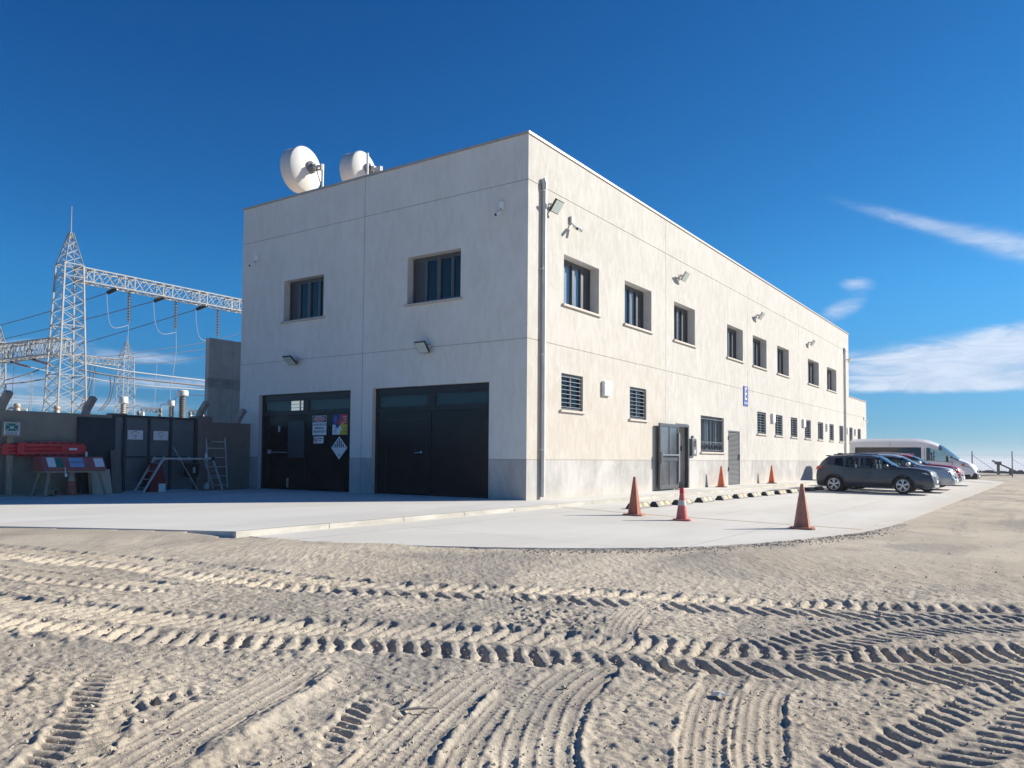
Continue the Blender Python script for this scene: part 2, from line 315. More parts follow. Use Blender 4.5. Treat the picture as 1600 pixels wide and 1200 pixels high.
# tracks: kind, half width, pitch, depth, centre line on the ground
TRACKS = [
    ('lug', .35, .145, .029, [(-11.9, .6), (-11.45, -.6), (-11.2, -1.6), (-10.95, -2.6), (-10.8, -3.4), (-10.68, -4.3), (-10.46, -5.1), (-10.1, -5.75), (-9.7, -6.3), (-9.3, -7.1), (-9.0, -7.85), (-8.6, -8.6), (-8.1, -9.4), (-7.4, -10.4), (-6.6, -11.6)]),
    ('lug', .41, .118, .030, [(-13.1, -2.6), (-12.85, -3.7), (-12.65, -4.4), (-12.4, -5.05), (-12.15, -5.6), (-11.85, -6.15), (-11.5, -6.75), (-11.2, -7.35), (-10.95, -7.95), (-10.65, -8.5), (-10.35, -9.0), (-10.0, -9.5), (-9.5, -10.1), (-8.7, -11.1)]),
    ('lug', .26, .11, .017, [(-10.5, -8.6), (-10.0, -8.76), (-9.36, -9.03), (-8.8, -9.35), (-8.2, -9.95), (-7.5, -10.7)]),
    ('lug', .22, .13, .018, [(-12.2, -1.4), (-11.95, -2.4), (-11.7, -3.4), (-11.4, -4.3)]),
    ('lug', .24, .11, .016, [(-12.3, -9.45), (-11.76, -9.62), (-11.22, -9.78), (-10.5, -10.0), (-9.7, -10.5)]),
    ('lug', .15, .08, .021, [(-14.1, -7.2), (-13.75, -6.9), (-13.4, -6.45), (-13.1, -6.02), (-12.9, -5.82)]),
    ('lug', .13, .08, .022, [(-13.2, -7.85), (-12.95, -7.66), (-12.6, -7.46), (-12.35, -7.36)]),
    ('lug', .13, .085, .024, [(-13.55, -6.75), (-13.2, -6.65), (-12.8, -6.62)]),
    ('ridge', .12, .05, .03, [(-14.2, -7.75), (-13.55, -7.44), (-13.02, -7.2), (-12.56, -7.0), (-12.1, -6.76)]),
    ('rib', .17, .045, .016, [(-14.3, -7.55), (-13.7, -7.22), (-13.15, -6.98), (-12.6, -6.76), (-12.2, -6.55)]),
    ('rib', .15, .045, .018, [(-13.5, -8.18), (-13.1, -7.99), (-12.54, -7.76), (-12.14, -7.63), (-11.7, -7.5)]),
    ('rib', .15, .045, .018, [(-13.25, -8.5), (-12.75, -8.2), (-12.25, -8.0), (-11.8, -7.86)]),
    ('rib', .17, .045, .022, [(-13.3, -8.9), (-12.75, -8.46), (-12.31, -8.22), (-11.85, -8.04), (-11.35, -7.96), (-10.9, -8.0)]),
    ('rib', .115, .04, .020, [(-12.9, -9.25), (-12.32, -8.98), (-11.81, -8.8), (-11.3, -8.67), (-10.9, -8.62)]),
    ('rib', .115, .04, .020, [(-12.8, -9.5), (-12.21, -9.17), (-11.69, -9.0), (-11.29, -8.9), (-10.85, -8.86)]),
    ('rib', .12, .045, .012, [(-10.9, -7.9), (-10.3, -7.6), (-9.6, -7.4), (-8.8, -7.3)]),
    ('rib', .12, .045, .010, [(-10.5, -6.7), (-10.0, -6.3), (-9.4, -6.0)]),
    ('rib', .14, .05, .012, [(-6, -9.6), (0, -9.2), (8, -9.1), (20, -9.2), (34, -9.3)]), ('rib', .14, .05, .012, [(-6, -10.8), (0, -10.2), (8, -10.2), (20, -10.4), (34, -10.5)]),
]

def inside(px, py, poly):
    c = np.zeros(px.shape, bool); n = len(poly)
    for i in range(n):
        (x0, y0), (x1, y1) = poly[i], poly[(i+1) % n]
        if y0 == y1: continue
        k = ((y0 > py) != (y1 > py)) & (px < (x1-x0)*(py-y0)/(y1-y0)+x0); c ^= k
    return c

def ground():
    st = [2.0]; d = .0085
    while st[-1] < 4.6: st.append(st[-1]+d)
    d = .0125
    while st[-1] < 7.0: st.append(st[-1]+d)
    while st[-1] < 7000: d *= 1.024; st.append(st[-1]+d)
    tt = [0.]; d = .0095
    while tt[-1] < 2.7: tt.append(tt[-1]+d)
    while tt[-1] < 5.2: d *= 1.006; tt.append(tt[-1]+d)
    while tt[-1] < 7000: d *= 1.045; tt.append(tt[-1]+d)
    back = [-7000, -2500, -800, -250, -80, -25, -8, -2, 0, .8, 1.4, 1.7]
    s = np.array(back+st); t = np.array([-q for q in tt[:0:-1]]+tt)
    SS, TT = np.meshgrid(s, t, indexing='ij')
    X = CAM.x+SS*math.cos(YAW)+TT*math.sin(YAW); Y = CAM.y+SS*math.sin(YAW)-TT*math.cos(YAW)
    x, y = X.ravel(), Y.ravel()
    Z = -.078+.018*(np.clip(y, -14, 2.5)+1.27)
    dist = np.hypot(x-CAM.x, y-CAM.y); near = dist < 60
    xn, yn = x[near], y[near]; dn = dist[near]
    h = .013*fbm(xn*.45, yn*.45, 3, 3)
    det = 1-.75*sst(dn, 9, 40)
    wob = fbm(xn*1.7, yn*1.7, 9, 3)
    h += det*(.0038*fbm(xn*3.1, yn*3.1, 21, 3)+.0030*fbm(xn*13, yn*13, 31, 3)*(dn < 25)+.0036*fbm(xn*26, yn*26, 41, 3, .6)*(dn < 10)+.0022*fbm(xn*70, yn*70, 47, 2)*(dn < 6))
    # churned clods where machines turned (nearer than the smooth strip by the paving)
    rough = sst(fbm(xn*.55+4, yn*.55, 77, 3), -.05, .65)*(1-sst(dn, 6, 11))
    cl = fbm(xn*11+wob*.6, yn*11, 51, 3)
    h += .7*rough*(np.clip(cl-.2, 0, 1)*.030-np.clip(-cl-.25, 0, 1)*.034)
    c2 = fbm(xn*23+3, yn*23+wob, 61, 2)
    h += (.35+.65*rough)*(1-sst(dn, 6, 12))*(np.clip(c2-.45, 0, 1)*.030-np.clip(-c2-.5, 0, 1)*.026)
    h += (1-sst(dn, 8, 14))*.004*fbm(xn*6, yn*22, 67, 2)
    for kind, hw, pitch, dep, P in TRACKS:
        Q = resample(P); m = (xn > Q[:, 0].min()-1) & (xn < Q[:, 0].max()+1) & (yn > Q[:, 1].min()-1) & (yn < Q[:, 1].max()+1)
        ix = np.nonzero(m)[0]; px, py = xn[ix], yn[ix]
        best = np.full(px.shape, 1e9); bs = np.zeros(px.shape); bw = np.zeros(px.shape); acc = 0.
        for a, b in zip(Q[:-1], Q[1:]):
            e = b-a; l = math.hypot(*e); e = e/l
            u = (px-a[0])*e[0]+(py-a[1])*e[1]; w = (px-a[0])*-e[1]+(py-a[1])*e[0]
            uc = np.clip(u, 0, l); dd = (u-uc)**2+w*w; k = dd < best
            best[k] = dd[k]; bs[k] = acc+uc[k]; bw[k] = w[k]; acc += l
        r = np.sqrt(best); k = r < hw*1.7; ix = ix[k]; r = r[k]; s_ = bs[k]; w_ = bw[k]; px, py = px[k], py[k]
        jit = fbm(px*6, py*6, 5+int(hw*1000), 3); jf = fbm(px*19, py*19, 15, 2); sg = np.sign(w_); a = np.abs(w_)/hw*(1+.10*jit)
        end = sst(s_, 0, .5)*sst(acc-s_, 0, .5)
        st_ = end*(.80+.24*np.clip(fbm(s_*1.3, sg*3.1+w_*.5, 8, 2)+.35, -.6, 1))
        ina = 1-sst(a, .9, 1.06)
        if kind == 'lug':
            ph = s_/pitch+.5*(sg > 0)-a*.95+.20*jit+.07*jf+.3*fbm(s_*.6, s_*0+3, 44, 2); f = ph-np.floor(ph)
            bar = sst(f, .04, .22)*(1-sst(f, .50, .74))
            kk = np.floor(ph); rnd = ((kk*12.9898+sg*4.1+hw*50) % 3.7)/3.7
            hh = -dep*(.78+.45*rnd)*(1+.35*jf)*bar*sst(a, .10, .24)*ina+dep*.30*(1-bar)*ina*(1+.6*jf)-dep*.32*ina
            hh += dep*.40*np.exp(-((a-1.16)/.13)**2)*(1+.9*jit+.7*jf)
        elif kind == 'rib':
            wn = w_/hw; gr = sum(np.exp(-((wn-c_)/.055)**2) for c_ in (-.82, -.42, 0., .42, .82))
            hh = -dep*.60*ina+dep*.40*gr*ina*(1+.5*jf)
            ph = s_/pitch+.35*np.sin(wn*9.)+.15*jit; f = ph-np.floor(ph); hh += dep*.16*sst(f, .0, .25)*(1-sst(f, .45, .7))*ina*sst(jit, -.5, .2)
            hh += dep*.42*np.exp(-((a-1.12)/.10)**2)*(1+.8*jit+.6*jf)
        else:
            hh = dep*np.exp(-(a/.55)**2)*(1+.3*jit)
        flat = np.where(k[k], ina*end*.75 if kind != 'ridge' else 0., 0)
        h[ix] = h[ix]*(1-flat)+hh*st_
    # the surface meets the concrete flush, with a rough lip of drifted sand
    edge = sst(xn, -4, 0)*(1-sst(np.abs(yn+8.1), .25, 1.1))*(xn < 34)        # graded level with the paving along its long outer edge
    h = h*(1-.8*edge)+.006*edge
    Zn = Z[near]+h
    pave = PAVE_EDGE+[(32.5, -1.33)]
    far_pave = [(32.5, -7.95), (42.5, -1.33), (32.5, -1.33)]
    ex, ey = -14.8+8.9, 10.2+1.33; en = math.hypot(ex, ey)          # drift banked against the open edge of the slab
    sd_ = -((xn+8.9)*ey-(yn+1.33)*ex)/en
    wgt = (1-sst(np.clip(sd_, 0, 9), .05, 1.5))*sst(yn, -1.25, -.6)*(sd_ > -.3)
    Zn = Zn*(1-wgt)+(-.012+.35*h)*wgt
    ins = inside(xn, yn, pave) | inside(xn, yn, SLAB) | inside(xn, yn, far_pave)
    dmin = np.full(xn.shape, 1e9)
    for (ax_, ay_), (bx_, by_) in zip(PAVE_EDGE[:-1], PAVE_EDGE[1:]):
        l2 = (bx_-ax_)**2+(by_-ay_)**2; u_ = np.clip(((xn-ax_)*(bx_-ax_)+(yn-ay_)*(by_-ay_))/l2, 0, 1)
        dmin = np.minimum(dmin, (xn-ax_-u_*(bx_-ax_))**2+(yn-ay_-u_*(by_-ay_))**2)
    ins &= (dmin > np.where(xn > 0, .35, .12)**2)                            # sand creeps a hand's breadth over the edge
    Zn[ins] -= .09
    Z[near] = Zn
    # beyond the yard the desert falls away to a far plain
    Z -= 55*sst(x, 82, 700)+.4*sst(x, 78, 90)
    Z[~near] += (.10*fbm(x*.08, y*.08, 91, 3)+.05*fbm(x*.3, y*.3, 92, 2))[~near]*sst(dist[~near], 60, 75)
    n, mcol = SS.shape
    co = np.empty((n*mcol, 3), np.float32); co[:, 0] = x; co[:, 1] = y; co[:, 2] = Z
    i = np.arange(n*mcol).reshape(n, mcol)
    q = np.stack([i[:-1, :-1], i[:-1, 1:], i[1:, 1:], i[1:, :-1]], -1).reshape(-1, 4)[:, ::-1]
    me = bpy.data.meshes.new('dirt_ground'); me.vertices.add(len(co)); me.vertices.foreach_set('co', co.ravel())
    me.loops.add(q.size); me.loops.foreach_set('vertex_index', q.ravel().astype(np.int32))
    me.polygons.add(len(q)); me.polygons.foreach_set('loop_start', np.arange(0, q.size, 4, dtype=np.int32)); me.polygons.foreach_set('loop_total', np.full(len(q), 4, np.int32))
    me.polygons.foreach_set('use_smooth', np.ones(len(q), bool)); me.update(calc_edges=True); me.materials.append(MT['dirt'])
    o = bpy.data.objects.new('dirt_ground', me); COL.objects.link(o); struct(o)
ground()

def pave_sheet():
    E_ = resample(PAVE_EDGE, 12); rr = np.random.RandomState(4); E_ = [(float(a+rr.uniform(-.014, .014)), float(b+rr.uniform(-.014, .014))) for a, b in E_]
    top = E_+[(39, -7.9), (42.5, -6.5), (42.5, -1.3)]+[(-8.72, -1.3)]
    mb = MB(); vs = [(x, y, pz(y)) for x, y in top]; n = len(vs)
    mb.add(vs+[(x, y, z-.25) for x, y, z in vs], [tuple(range(n)), tuple(range(2*n-1, n-1, -1))]+[(i, n+i, n+(i+1) % n, (i+1) % n) for i in range(n)])
    struct(mb.build('concrete_paving', 'pave'))
pave_sheet()
mb = MB(); n = len(SLAB); sl = [(x, y+.12 if y < 0 else y) for x, y in SLAB]
mb.add([(x, y, 0) for x, y in sl]+[(x, y, -.3) for x, y in sl], [tuple(range(n)), tuple(range(2*n-1, n-1, -1))]+[(i, n+i, n+(i+1) % n, (i+1) % n) for i in range(n)])
struct(mb.build('raised_slab', 'slab'))
mb = MB(); xk = -8.92
while xk < 42.4:                       # kerb stones, cast in lengths with open joints
    L_ = 1.62; mb.box((xk, -1.335, -.3), (min(xk+L_-.008, 42.5), -1.213, .004), 0); xk += L_
struct(mb.build('kerb', 'kerb', None, None, .008))
mb = MB()                              # yellow bay line
pts = [(-.62, -1.36), (-.78, -2.4), (-.93, -3.4), (-.9, -4.66), (-.88, -6.32), (-.86, -7.45)]
for a, b in zip(pts[:-1], pts[1:]):
    mb.add([(a[0]-.03, a[1], pz(a[1])+.004), (a[0]+.03, a[1], pz(a[1])+.004), (b[0]+.03, b[1], pz(b[1])+.004), (b[0]-.03, b[1], pz(b[1])+.004)], [(0, 1, 2, 3)])
struct(mb.build('road_marking', 'yellow'))

def stones(name, label, cat, mat, pts):
    mb = MB()
    for x, y, z, r in pts:
        c = [(random.uniform(.7, 1.3)*r*q[0], random.uniform(.7, 1.3)*r*q[1], random.uniform(.6, 1.)*r*q[2]) for q in ((1, 0, 0), (0, 1, 0), (-1, 0, 0), (0, -1, 0), (0, 0, 1), (0, 0, -.7))]
        a = random.uniform(0, 6.3); ca, sa = math.cos(a), math.sin(a)
        mb.add([(x+ca*p-sa*q, y+sa*p+ca*q, z+w) for p, q, w in c], [(0, 1, 4), (1, 2, 4), (2, 3, 4), (3, 0, 4), (1, 0, 5), (2, 1, 5), (3, 2, 5), (0, 3, 5)])
    tag(mb.build(name, mat), label, cat, kind='stuff')
pp = []
for i in range(1500):                  # crushed stone spilled along the rounded paving edge
    t = random.random(); k = min(int(t*5), 4); a, b = PAVE_EDGE[5+k], PAVE_EDGE[6+k]; f = random.random()
    d = abs(random.gauss(0, .22)); x = a[0]+(b[0]-a[0])*f-.75*d-.05; y = a[1]+(b[1]-a[1])*f-.66*d-.05
    pp.append((x, y, gz(y)+.004, random.uniform(.005, .017)))
stones('gravel', 'grey crushed stone spilled along the rounded edge of the concrete paving', 'gravel', 'stone', pp)
pp = []
for i in range(5200):
    s_ = 2.6+abs(random.gauss(0, 1))*4.2; t_ = random.uniform(-.72, .72)*s_
    x = CAM.x+s_*math.cos(YAW)+t_*math.sin(YAW); y = CAM.y+s_*math.sin(YAW)-t_*math.cos(YAW)
    if y > -1 and x > -11.3 or (x > -8.6 and y > -7.9): continue
    pp.append((x, y, gz(y)+random.uniform(-.004, .006), random.uniform(.003, .009) if random.random() < .96 else random.uniform(.010, .018)))
stones('loose_clods', 'small dry clods and pebbles scattered over the tyre marked dirt', 'pebbles', 'clod', pp)

# ------------------------------------------------------------------ the building
W, L, H, HA = 10.76, 35.95, 8.78, 4.93
J1, J2, PZ = 7.64, 3.83, .965
bld = thing('office_building', 'white two storey precast concrete building with black garage doors and barred windows', 'building')

UP = [(1.67, 3.56), (5.14, 7.0), (8.77, 10.62), (13.93, 15.8), (17.08, 19.0), (20.62, 22.55), (26.1, 28.4), (30.25, 32.55)]
SMALL = [(1.575, 2.69), (5.485, 6.63), (17.62, 18.86), (20.22, 21.42), (22.8, 23.98), (25.39, 26.59), (28.09, 29.27), (30.72, 31.8), (33.22, 34.3), (35.97, 36.95), (38.5, 39.5)]
SMZ = [(2.215, 3.15), (2.165, 3.115)]+[(2.09, 3.03)]*9
BAR3 = (11.15, 13.52, 1.255, 2.55)
DOOR = (8.86, 9.97, .03, 2.15)
LOUV = (14.0, 15.36, .02, 2.11)

def facade(rects, xs_j, zs_j, x0, x1, z0, z1, fn, cut=None):
    """grid facade with openings (deep reveals) and sunken panel joints; returns MB of wall + reveals.
    rects: (a,b,z0,z1,depth); fn(a,z,depth)->point"""
    j = .0075
    ax = sorted({x0, x1, *[q for r in rects for q in r[:2]], *[v+s for v in xs_j for s in (-j, j)]})
    az = sorted({z0, z1, *[q for r in rects for q in r[2:4] if z0 <= q <= z1], *[v+s for v in zs_j for s in (-j, j) if z0 <= v+s <= z1]})
    ax = [a for a in ax if x0-1e-6 <= a <= x1+1e-6]
    na, nz = len(ax)-1, len(az)-1
    D = [[0.]*nz for _ in range(na)]; O = [[False]*nz for _ in range(na)]
    for i in range(na):
        for k in range(nz):
            ca, cz = (ax[i]+ax[i+1])/2, (az[k]+az[k+1])/2
            if any(abs(ca-v) < j for v in xs_j) or any(abs(cz-v) < j for v in zs_j): D[i][k] = .010
            for r in rects:
                if r[0] < ca < r[1] and r[2] < cz < r[3]: D[i][k] = r[4]; O[i][k] = True
    mb = MB()
    q = lambda a, z, d: fn(a, z, d)
    for i in range(na):
        for k in range(nz):
            a0, a1, b0, b1, d = ax[i], ax[i+1], az[k], az[k+1], D[i][k]
            if cut and cut((a0+a1)/2, (b0+b1)/2): continue
            if not O[i][k]: mb.add([q(a0, b0, d), q(a1, b0, d), q(a1, b1, d), q(a0, b1, d)], [(0, 1, 2, 3)], 1 if d else 0)
            if i+1 < na and abs(D[i+1][k]-d) > 1e-6:
                e = D[i+1][k]; mb.add([q(a1, b0, d), q(a1, b0, e), q(a1, b1, e), q(a1, b1, d)], [(0, 1, 2, 3)], 2 if max(d, e) > .05 else 1)
            if k+1 < nz and abs(D[i][k+1]-d) > 1e-6:
                e = D[i][k+1]; mb.add([q(a0, b1, d), q(a1, b1, d), q(a1, b1, e), q(a0, b1, e)], [(0, 1, 2, 3)], 2 if max(d, e) > .05 else 1)
            if k == 0 and O[i][k] and b0 > z0+1e-6: mb.add([q(a0, b0, 0), q(a1, b0, 0), q(a1, b0, d), q(a0, b0, d)], [(0, 1, 2, 3)], 2)
    return mb
fy = lambda a, z, d: (a, d, z)          # right facade lies in y=0, depth goes +y
fx = lambda a, z, d: (d, a, z)          # left facade lies in x=0, depth goes +x
RUP, RLOW, RG = .34, .13, .185
rectsR = [(a, b, 4.92, 6.2, RUP) for a, b in UP]+[(a, b, z0, z1, RLOW) for (a, b), (z0, z1) in zip(SMALL, SMZ)]+[(*BAR3, .16), (*DOOR, .75), (*LOUV, .05)]
GAR = [(1.1, 5.02, 0, 2.845), (5.86, 9.82, 0, 2.845)]
LW = [(2.02, 3.81, 5.01, 6.27), (7.03, 8.76, 5.01, 6.24)]
rectsL = [(*g, RG) for g in GAR]+[(*w, .295) for w in LW]
xj = [8.1, 16.36, 24.33, 32.6]
LA = 41.4
facade(rectsR, xj, [J1, J2], 0, L, PZ, H, fy).build('wall', ['wall', 'joint', 'reveal'], bld)
facade(rectsR, xj, [PZ-.012], 0, L, 0, PZ, fy).build('plinth', ['plinth', 'joint', 'reveal'], bld)
facade(rectsR, [], [J2], L, LA, PZ, HA, fy).build('annex_wall', ['wall', 'joint', 'reveal'], bld)
facade([], [], [PZ-.012], L, LA, 0, PZ, fy).build('plinth', ['plinth', 'joint', 'reveal'], bld)
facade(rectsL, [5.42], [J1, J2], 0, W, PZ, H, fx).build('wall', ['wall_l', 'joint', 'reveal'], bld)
for lo_, hi_ in ((-1, 1.1), (1.1, 5.86), (5.86, 20)): facade(rectsL, [5.42], [PZ-.012], 0, W, 0, PZ, fx, lambda a, z: not lo_ < a < hi_).build('plinth', ['plinth', 'joint', 'reveal'], bld)
mb = MB()
mb.add([(L, 0, 0), (L, W, 0), (L, W, H), (L, 0, H)], [(0, 1, 2, 3)]).add([(0, W, 0), (L, W, 0), (L, W, H), (0, W, H)], [(3, 2, 1, 0)])
mb.add([(LA, 0, 0), (LA, W, 0), (LA, W, HA), (LA, 0, HA)], [(0, 1, 2, 3)]).add([(L, W, 0), (LA, W, 0), (LA, W, HA), (L, W, HA)], [(3, 2, 1, 0)])
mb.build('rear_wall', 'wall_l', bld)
mb = MB()                               # flat roof a little below the parapet, parapet backs
mb.box((.22, .22, H-.5), (L-.22, W-.22, H-.45))
for a, b in (((.2, .2, H-.5), (L-.2, .22, H-.03)), ((.2, W-.22, H-.5), (L-.2, W-.2, H-.03)), ((.2, .22, H-.5), (.22, W-.22, H-.03)), ((L-.22, .22, H-.5), (L-.2, W-.22, H-.03))): mb.box(a, b)
mb.box((L+.01, .2, HA-.4), (LA-.2, W-.2, HA-.35))
mb.build('roof', 'cblock', bld)
mb = MB()                               # folded metal coping
e = .035; t0, t1 = H-.035, H+.02
mb.box((-e, -e, t0), (L+e, .25, t1)); mb.box((-e, .25, t0), (.25, W+e, t1)); mb.box((.25, W-.25, t0), (L+e, W+e, t1)); mb.box((L-.25, .25, t0), (L+e, W-.25, t1))
mb.box((L+e+.002, -e, HA-.03), (LA+e, .2, HA+.02)); mb.box((LA-.2, .2, HA-.03), (LA+e, W, HA+.02))
mb.build('coping', 'coping', bld)

def window(mode, a0, a1, z0, z1, d, kind):
    """kind 'slide': four-lite sliding window with sill; 'bars': small barred window; 'wide': wide barred window"""
    f = (fy if mode == 'y' else fx)
    def bx(m, a, b, za, zb, da, db, mi=0):
        p, q = f(a, za, da), f(b, zb, db); m.box(p, q, mi)
    w = a1-a0; fr = MB(); gl = MB(); t = .045; e = .003
    bx(fr, a0+e, a1-e, z0+e, z0+.06, d-.07, d); bx(fr, a0+e, a1-e, z1-.06, z1-e, d-.07, d); bx(fr, a0+e, a0+.06, z0+.06, z1-.06, d-.07, d); bx(fr, a1-.06, a1-e, z0+.06, z1-.06, d-.07, d)
    if kind == 'slide':
        n = 4
        for k in range(1, n):
            c = a0+w*k/n; hw = .06 if k == 2 else .045
            bx(fr, c-hw, c+hw, z0+.06, z1-.06, d-.062-.012*(k == 2), d-.006)
        for k in range(n):
            for s in (z0+.06, z1-.11): bx(fr, a0+w*k/n+.05, a0+w*(k+1)/n-.05, s, s+.05, d-.05, d-.01)
    else:
        c = (a0+a1)/2; bx(fr, c-.04, c+.04, z0+.06, z1-.06, d-.06, d)
    root = fr.build('window', 'frame', bld)
    bx(gl, a0+.05, a1-.05, z0+.05, z1-.05, d-.028, d-.022); gl.build('pane', 'glass', root)
    if kind == 'slide':
        if mode == 'y':
            b = MB(); bx(b, a0+.06, a0+w*.75-.02, z0+.06, z1-.06, d+.03, d+.05); b.build('blind', 'blind', root)
        b = MB(); lo, hi = ((a0+w*.75+.045, a1-.06))
        bx(b, lo, hi, z0+.11, z1-.11, d-.045, d-.035); b.build('shutter_panel', 'lite', root)
    elif kind == 'wide':
        b = MB()
        for k in range(11): bx(b, a0+.1+k*.21, a0+.17+k*.21, z0+.07, z1-.07, d+.05, d+.06)
        b.build('curtain', 'blind', root)
    bk = MB(); bx(bk, a0+.002, a1-.002, z0+.002, z1-.002, d+.32, d+.34); bx(bk, a0+.002, a0+.02, z0+.002, z1-.002, d+.001, d+.32); bx(bk, a1-.02, a1-.002, z0+.002, z1-.002, d+.001, d+.32); bx(bk, a0+.02, a1-.02, z0+.002, z0+.02, d+.001, d+.32); bx(bk, a0+.02, a1-.02, z1-.02, z1-.002, d+.001, d+.32)
    bk.build('room_lining', 'inside', root)
    if kind in ('slide', 'bars', 'wide'):
        s = MB(); o = .10 if kind == 'slide' else .085
        bx(s, a0-.075, a1+.075, z0-.055, z0+.004, -.06, .002); bx(s, a0+.004, a1-.004, z0-.03, z0+.006, .002, d-.072)
        s.build('sill', 'sill', root, None, .008)
    if kind == 'bars':
        g = MB(); n = 8
        for k in range(n): z = z0+.09+(z1-z0-.17)*k/(n-1); bx(g, a0+.02, a1-.02, z-.008, z+.008, .035, .051)
        for k in (.06, .5, .94): a = a0+w*k; bx(g, a-.011, a+.011, z0+.05, z1-.05, .057, .072)
        g.build('grille', 'bars', root)
    if kind == 'wide':
        g = MB()
        for k in range(14): a = a0+.05+(w-.1)*k/13; bx(g, a-.011, a+.011, z0+.04, z1-.08, .07, .092)
        for z in (z0+.07, z0+.36, z1-.1): bx(g, a0+.02, a1-.02, z-.018, z+.018, .05, .07)
        for k in range(9):
            a = a0+.12+(w-.3)*k/8
            p = [f(a+.10*math.cos(t_*math.pi/8), z0+.215+.10*math.sin(t_*math.pi/8), .06) for t_ in range(17)]; g.tube(p, .011, 4)
        g.build('grille', 'barsd', root)
    return root
for a, b in UP: window('y', a, b, 4.92, 6.2, RUP, 'slide')
for (a, b), (z0, z1) in zip(SMALL, SMZ): window('y', a, b, z0, z1, RLOW, 'bars')
window('y', *BAR3, .16, 'wide')
for w_ in LW: window('x', *w_, .295, 'slide')

# garage doors (left facade, facing -X): dark sheet leaves, transom lights, wicket door
def garage(y0, y1, z1, wicket):
    fr = MB(); d0, d1 = RG-.06, RG
    mid = (y0+y1)/2-.02
    fr.box((d0, y0+.003, .003), (d1, y0+.09, z1-.003)); fr.box((d0, y1-.09, .003), (d1, y1-.003, z1-.003)); fr.box((d0, y0+.09, z1-.17), (d1, y1-.09, z1-.003))
    fr.box((d0, y0+.09, 2.2), (d1, y1-.09, 2.3)); fr.box((d0, mid-.09, 2.3), (d1, mid+.09, z1-.17))
    root = fr.build('garage_door', 'doorg', bld, None, .006)
    for a, b in ((y0+.09, mid-.006), (mid+.006, y1-.09)):
        m = MB(); m.box((RG-.045, a, .012), (RG-.01, b, 2.2)); lf = m.build('door_leaf', 'door', root, None, .004)
    for a, b in ((y0+.09, mid-.09), (mid+.09, y1-.09)):
        m = MB()
        for p, q, s, e in ((a, a+.05, 2.3, z1-.17), (b-.05, b, 2.3, z1-.17), (a+.05, b-.05, 2.3, 2.345), (a+.05, b-.05, z1-.215, z1-.17)): m.box((RG-.05, p, s), (RG-.012, q, e))
        t = m.build('transom', 'doorg', root)
        m = MB(); m.box((RG-.035, a+.04, 2.33), (RG-.03, b-.04, z1-.2)); m.build('pane', 'dglass', t)
        m = MB(); m.box((RG+.12, a-.05, 2.1), (RG+.14, b+.05, z1-.05)); m.build('room_lining', 'lite', t)
    return root, mid
g2, mid2 = garage(*GAR[0][:2], GAR[0][3], False)
g1, mid1 = garage(*GAR[1][:2], GAR[1][3], True)
def seam(root, y0, y1, z0, z1, x):
    m = MB()
    for a, b, c, d in ((y0, y0+.014, z0, z1), (y1-.014, y1, z0, z1), (y0, y1, z1-.014, z1)): m.box((x-.004, a, c), (x, b, d))
    m.build('wicket_seam', 'blackp', root)
seam(g2, 3.18, 4.62, .05, 2.0, RG-.046); seam(g1, 7.85, 9.5, .05, 2.06, RG-.046)
m = MB(); m.lathe([(.035, 0), (.035, .03)], (RG-.046, 3.36, 1.12), (-1, 0, 0), 12); m.tube([(RG-.07, 3.36, 1.12), (RG-.1, 3.37, 1.12), (RG-.1, 3.55, 1.105)], .014, 6); m.build('handle', 'chrome', g2, 40)
m = MB(); m.box((RG-.11, 9.37, 1.06), (RG-.046, 9.47, 1.18)); m.tube([(RG-.1, 9.4, 1.11), (RG-.1, 8.6, 1.1)], .012, 6); m.build('panic_bar', 'alu', g1)
m = MB(); m.box((RG-.062, 7.9, .95), (RG-.046, 8.6, 2.02)); m.build('cover_plate', 'lite', g1)
m = MB(); m.box((RG-.07, 8.55, .06), (RG-.046, 8.62, .34)); m.build('floor_bolt', 'bush', g1)
m = MB(); m.box((RG-.05, 8.98, 1.72), (RG-.0475, 9.06, 1.9)); m.build('door_notice', 'lampw', g1)
# pale bars behind the first transom light, bright by their own emission
mm = bpy.data.materials.new('pale_glow'); N_, L_, B_ = nodes(mm); B_.inputs['Emission Color'].default_value = (.95, .93, .86, 1); B_.inputs['Emission Strength'].default_value = .42; B_.inputs['Base Color'].default_value = (.6, .6, .58, 1)
m = MB()
for a, b in ((8.26, 8.62), (8.05, 8.18)):
    for k in range(3): m.box((RG+.06, a, 2.34+.105*k), (RG+.07, b, 2.43+.105*k))
m.build('glowing_bars', mm, g1)

# entrance: open leaf swung outwards on its left-hand hinges
m = MB(); x0, x1, z0, z1 = DOOR
m.box((x0-.0, -.03, .0), (x0+.07, .09, z1+.0)); m.box((x1-.07, -.03, 0), (x1+.03, .09, z1)); m.box((x0+.07, -.03, z1-.08), (x1-.07, .09, z1+.02))
fr = m.build('entrance_door', 'ddoor', bld)
m = MB(); m.box((x0+.001, .76, z0), (x1-.001, .78, z1)); m.box((x0+.001, .2, z0), (x0+.02, .76, z1)); m.build('vestibule', 'inside', fr)
m = MB(); m.box((x1-.012, .22, 1.28), (x1-.001, .30, 1.44)); m.build('switch_plate', 'lampb', fr)
m = MB(); m.box((x0, -.18, .0), (x1, .74, .03)); m.build('threshold', 'slab', fr)
leaf = bpy.data.objects.new('door_leaf', None)
def leafpart(name, mb, mat, par, bevel=0.):
    o = mb.build(name, mat, par, None, bevel); return o
lw, lh, ang = 1.58, 2.12, R(180+1.5)
hx, hy = x0-.01, -.10
def lp(a, d, z): return (hx+math.cos(ang)*a-math.sin(ang)*d, hy+math.sin(ang)*a+math.cos(ang)*d, z)
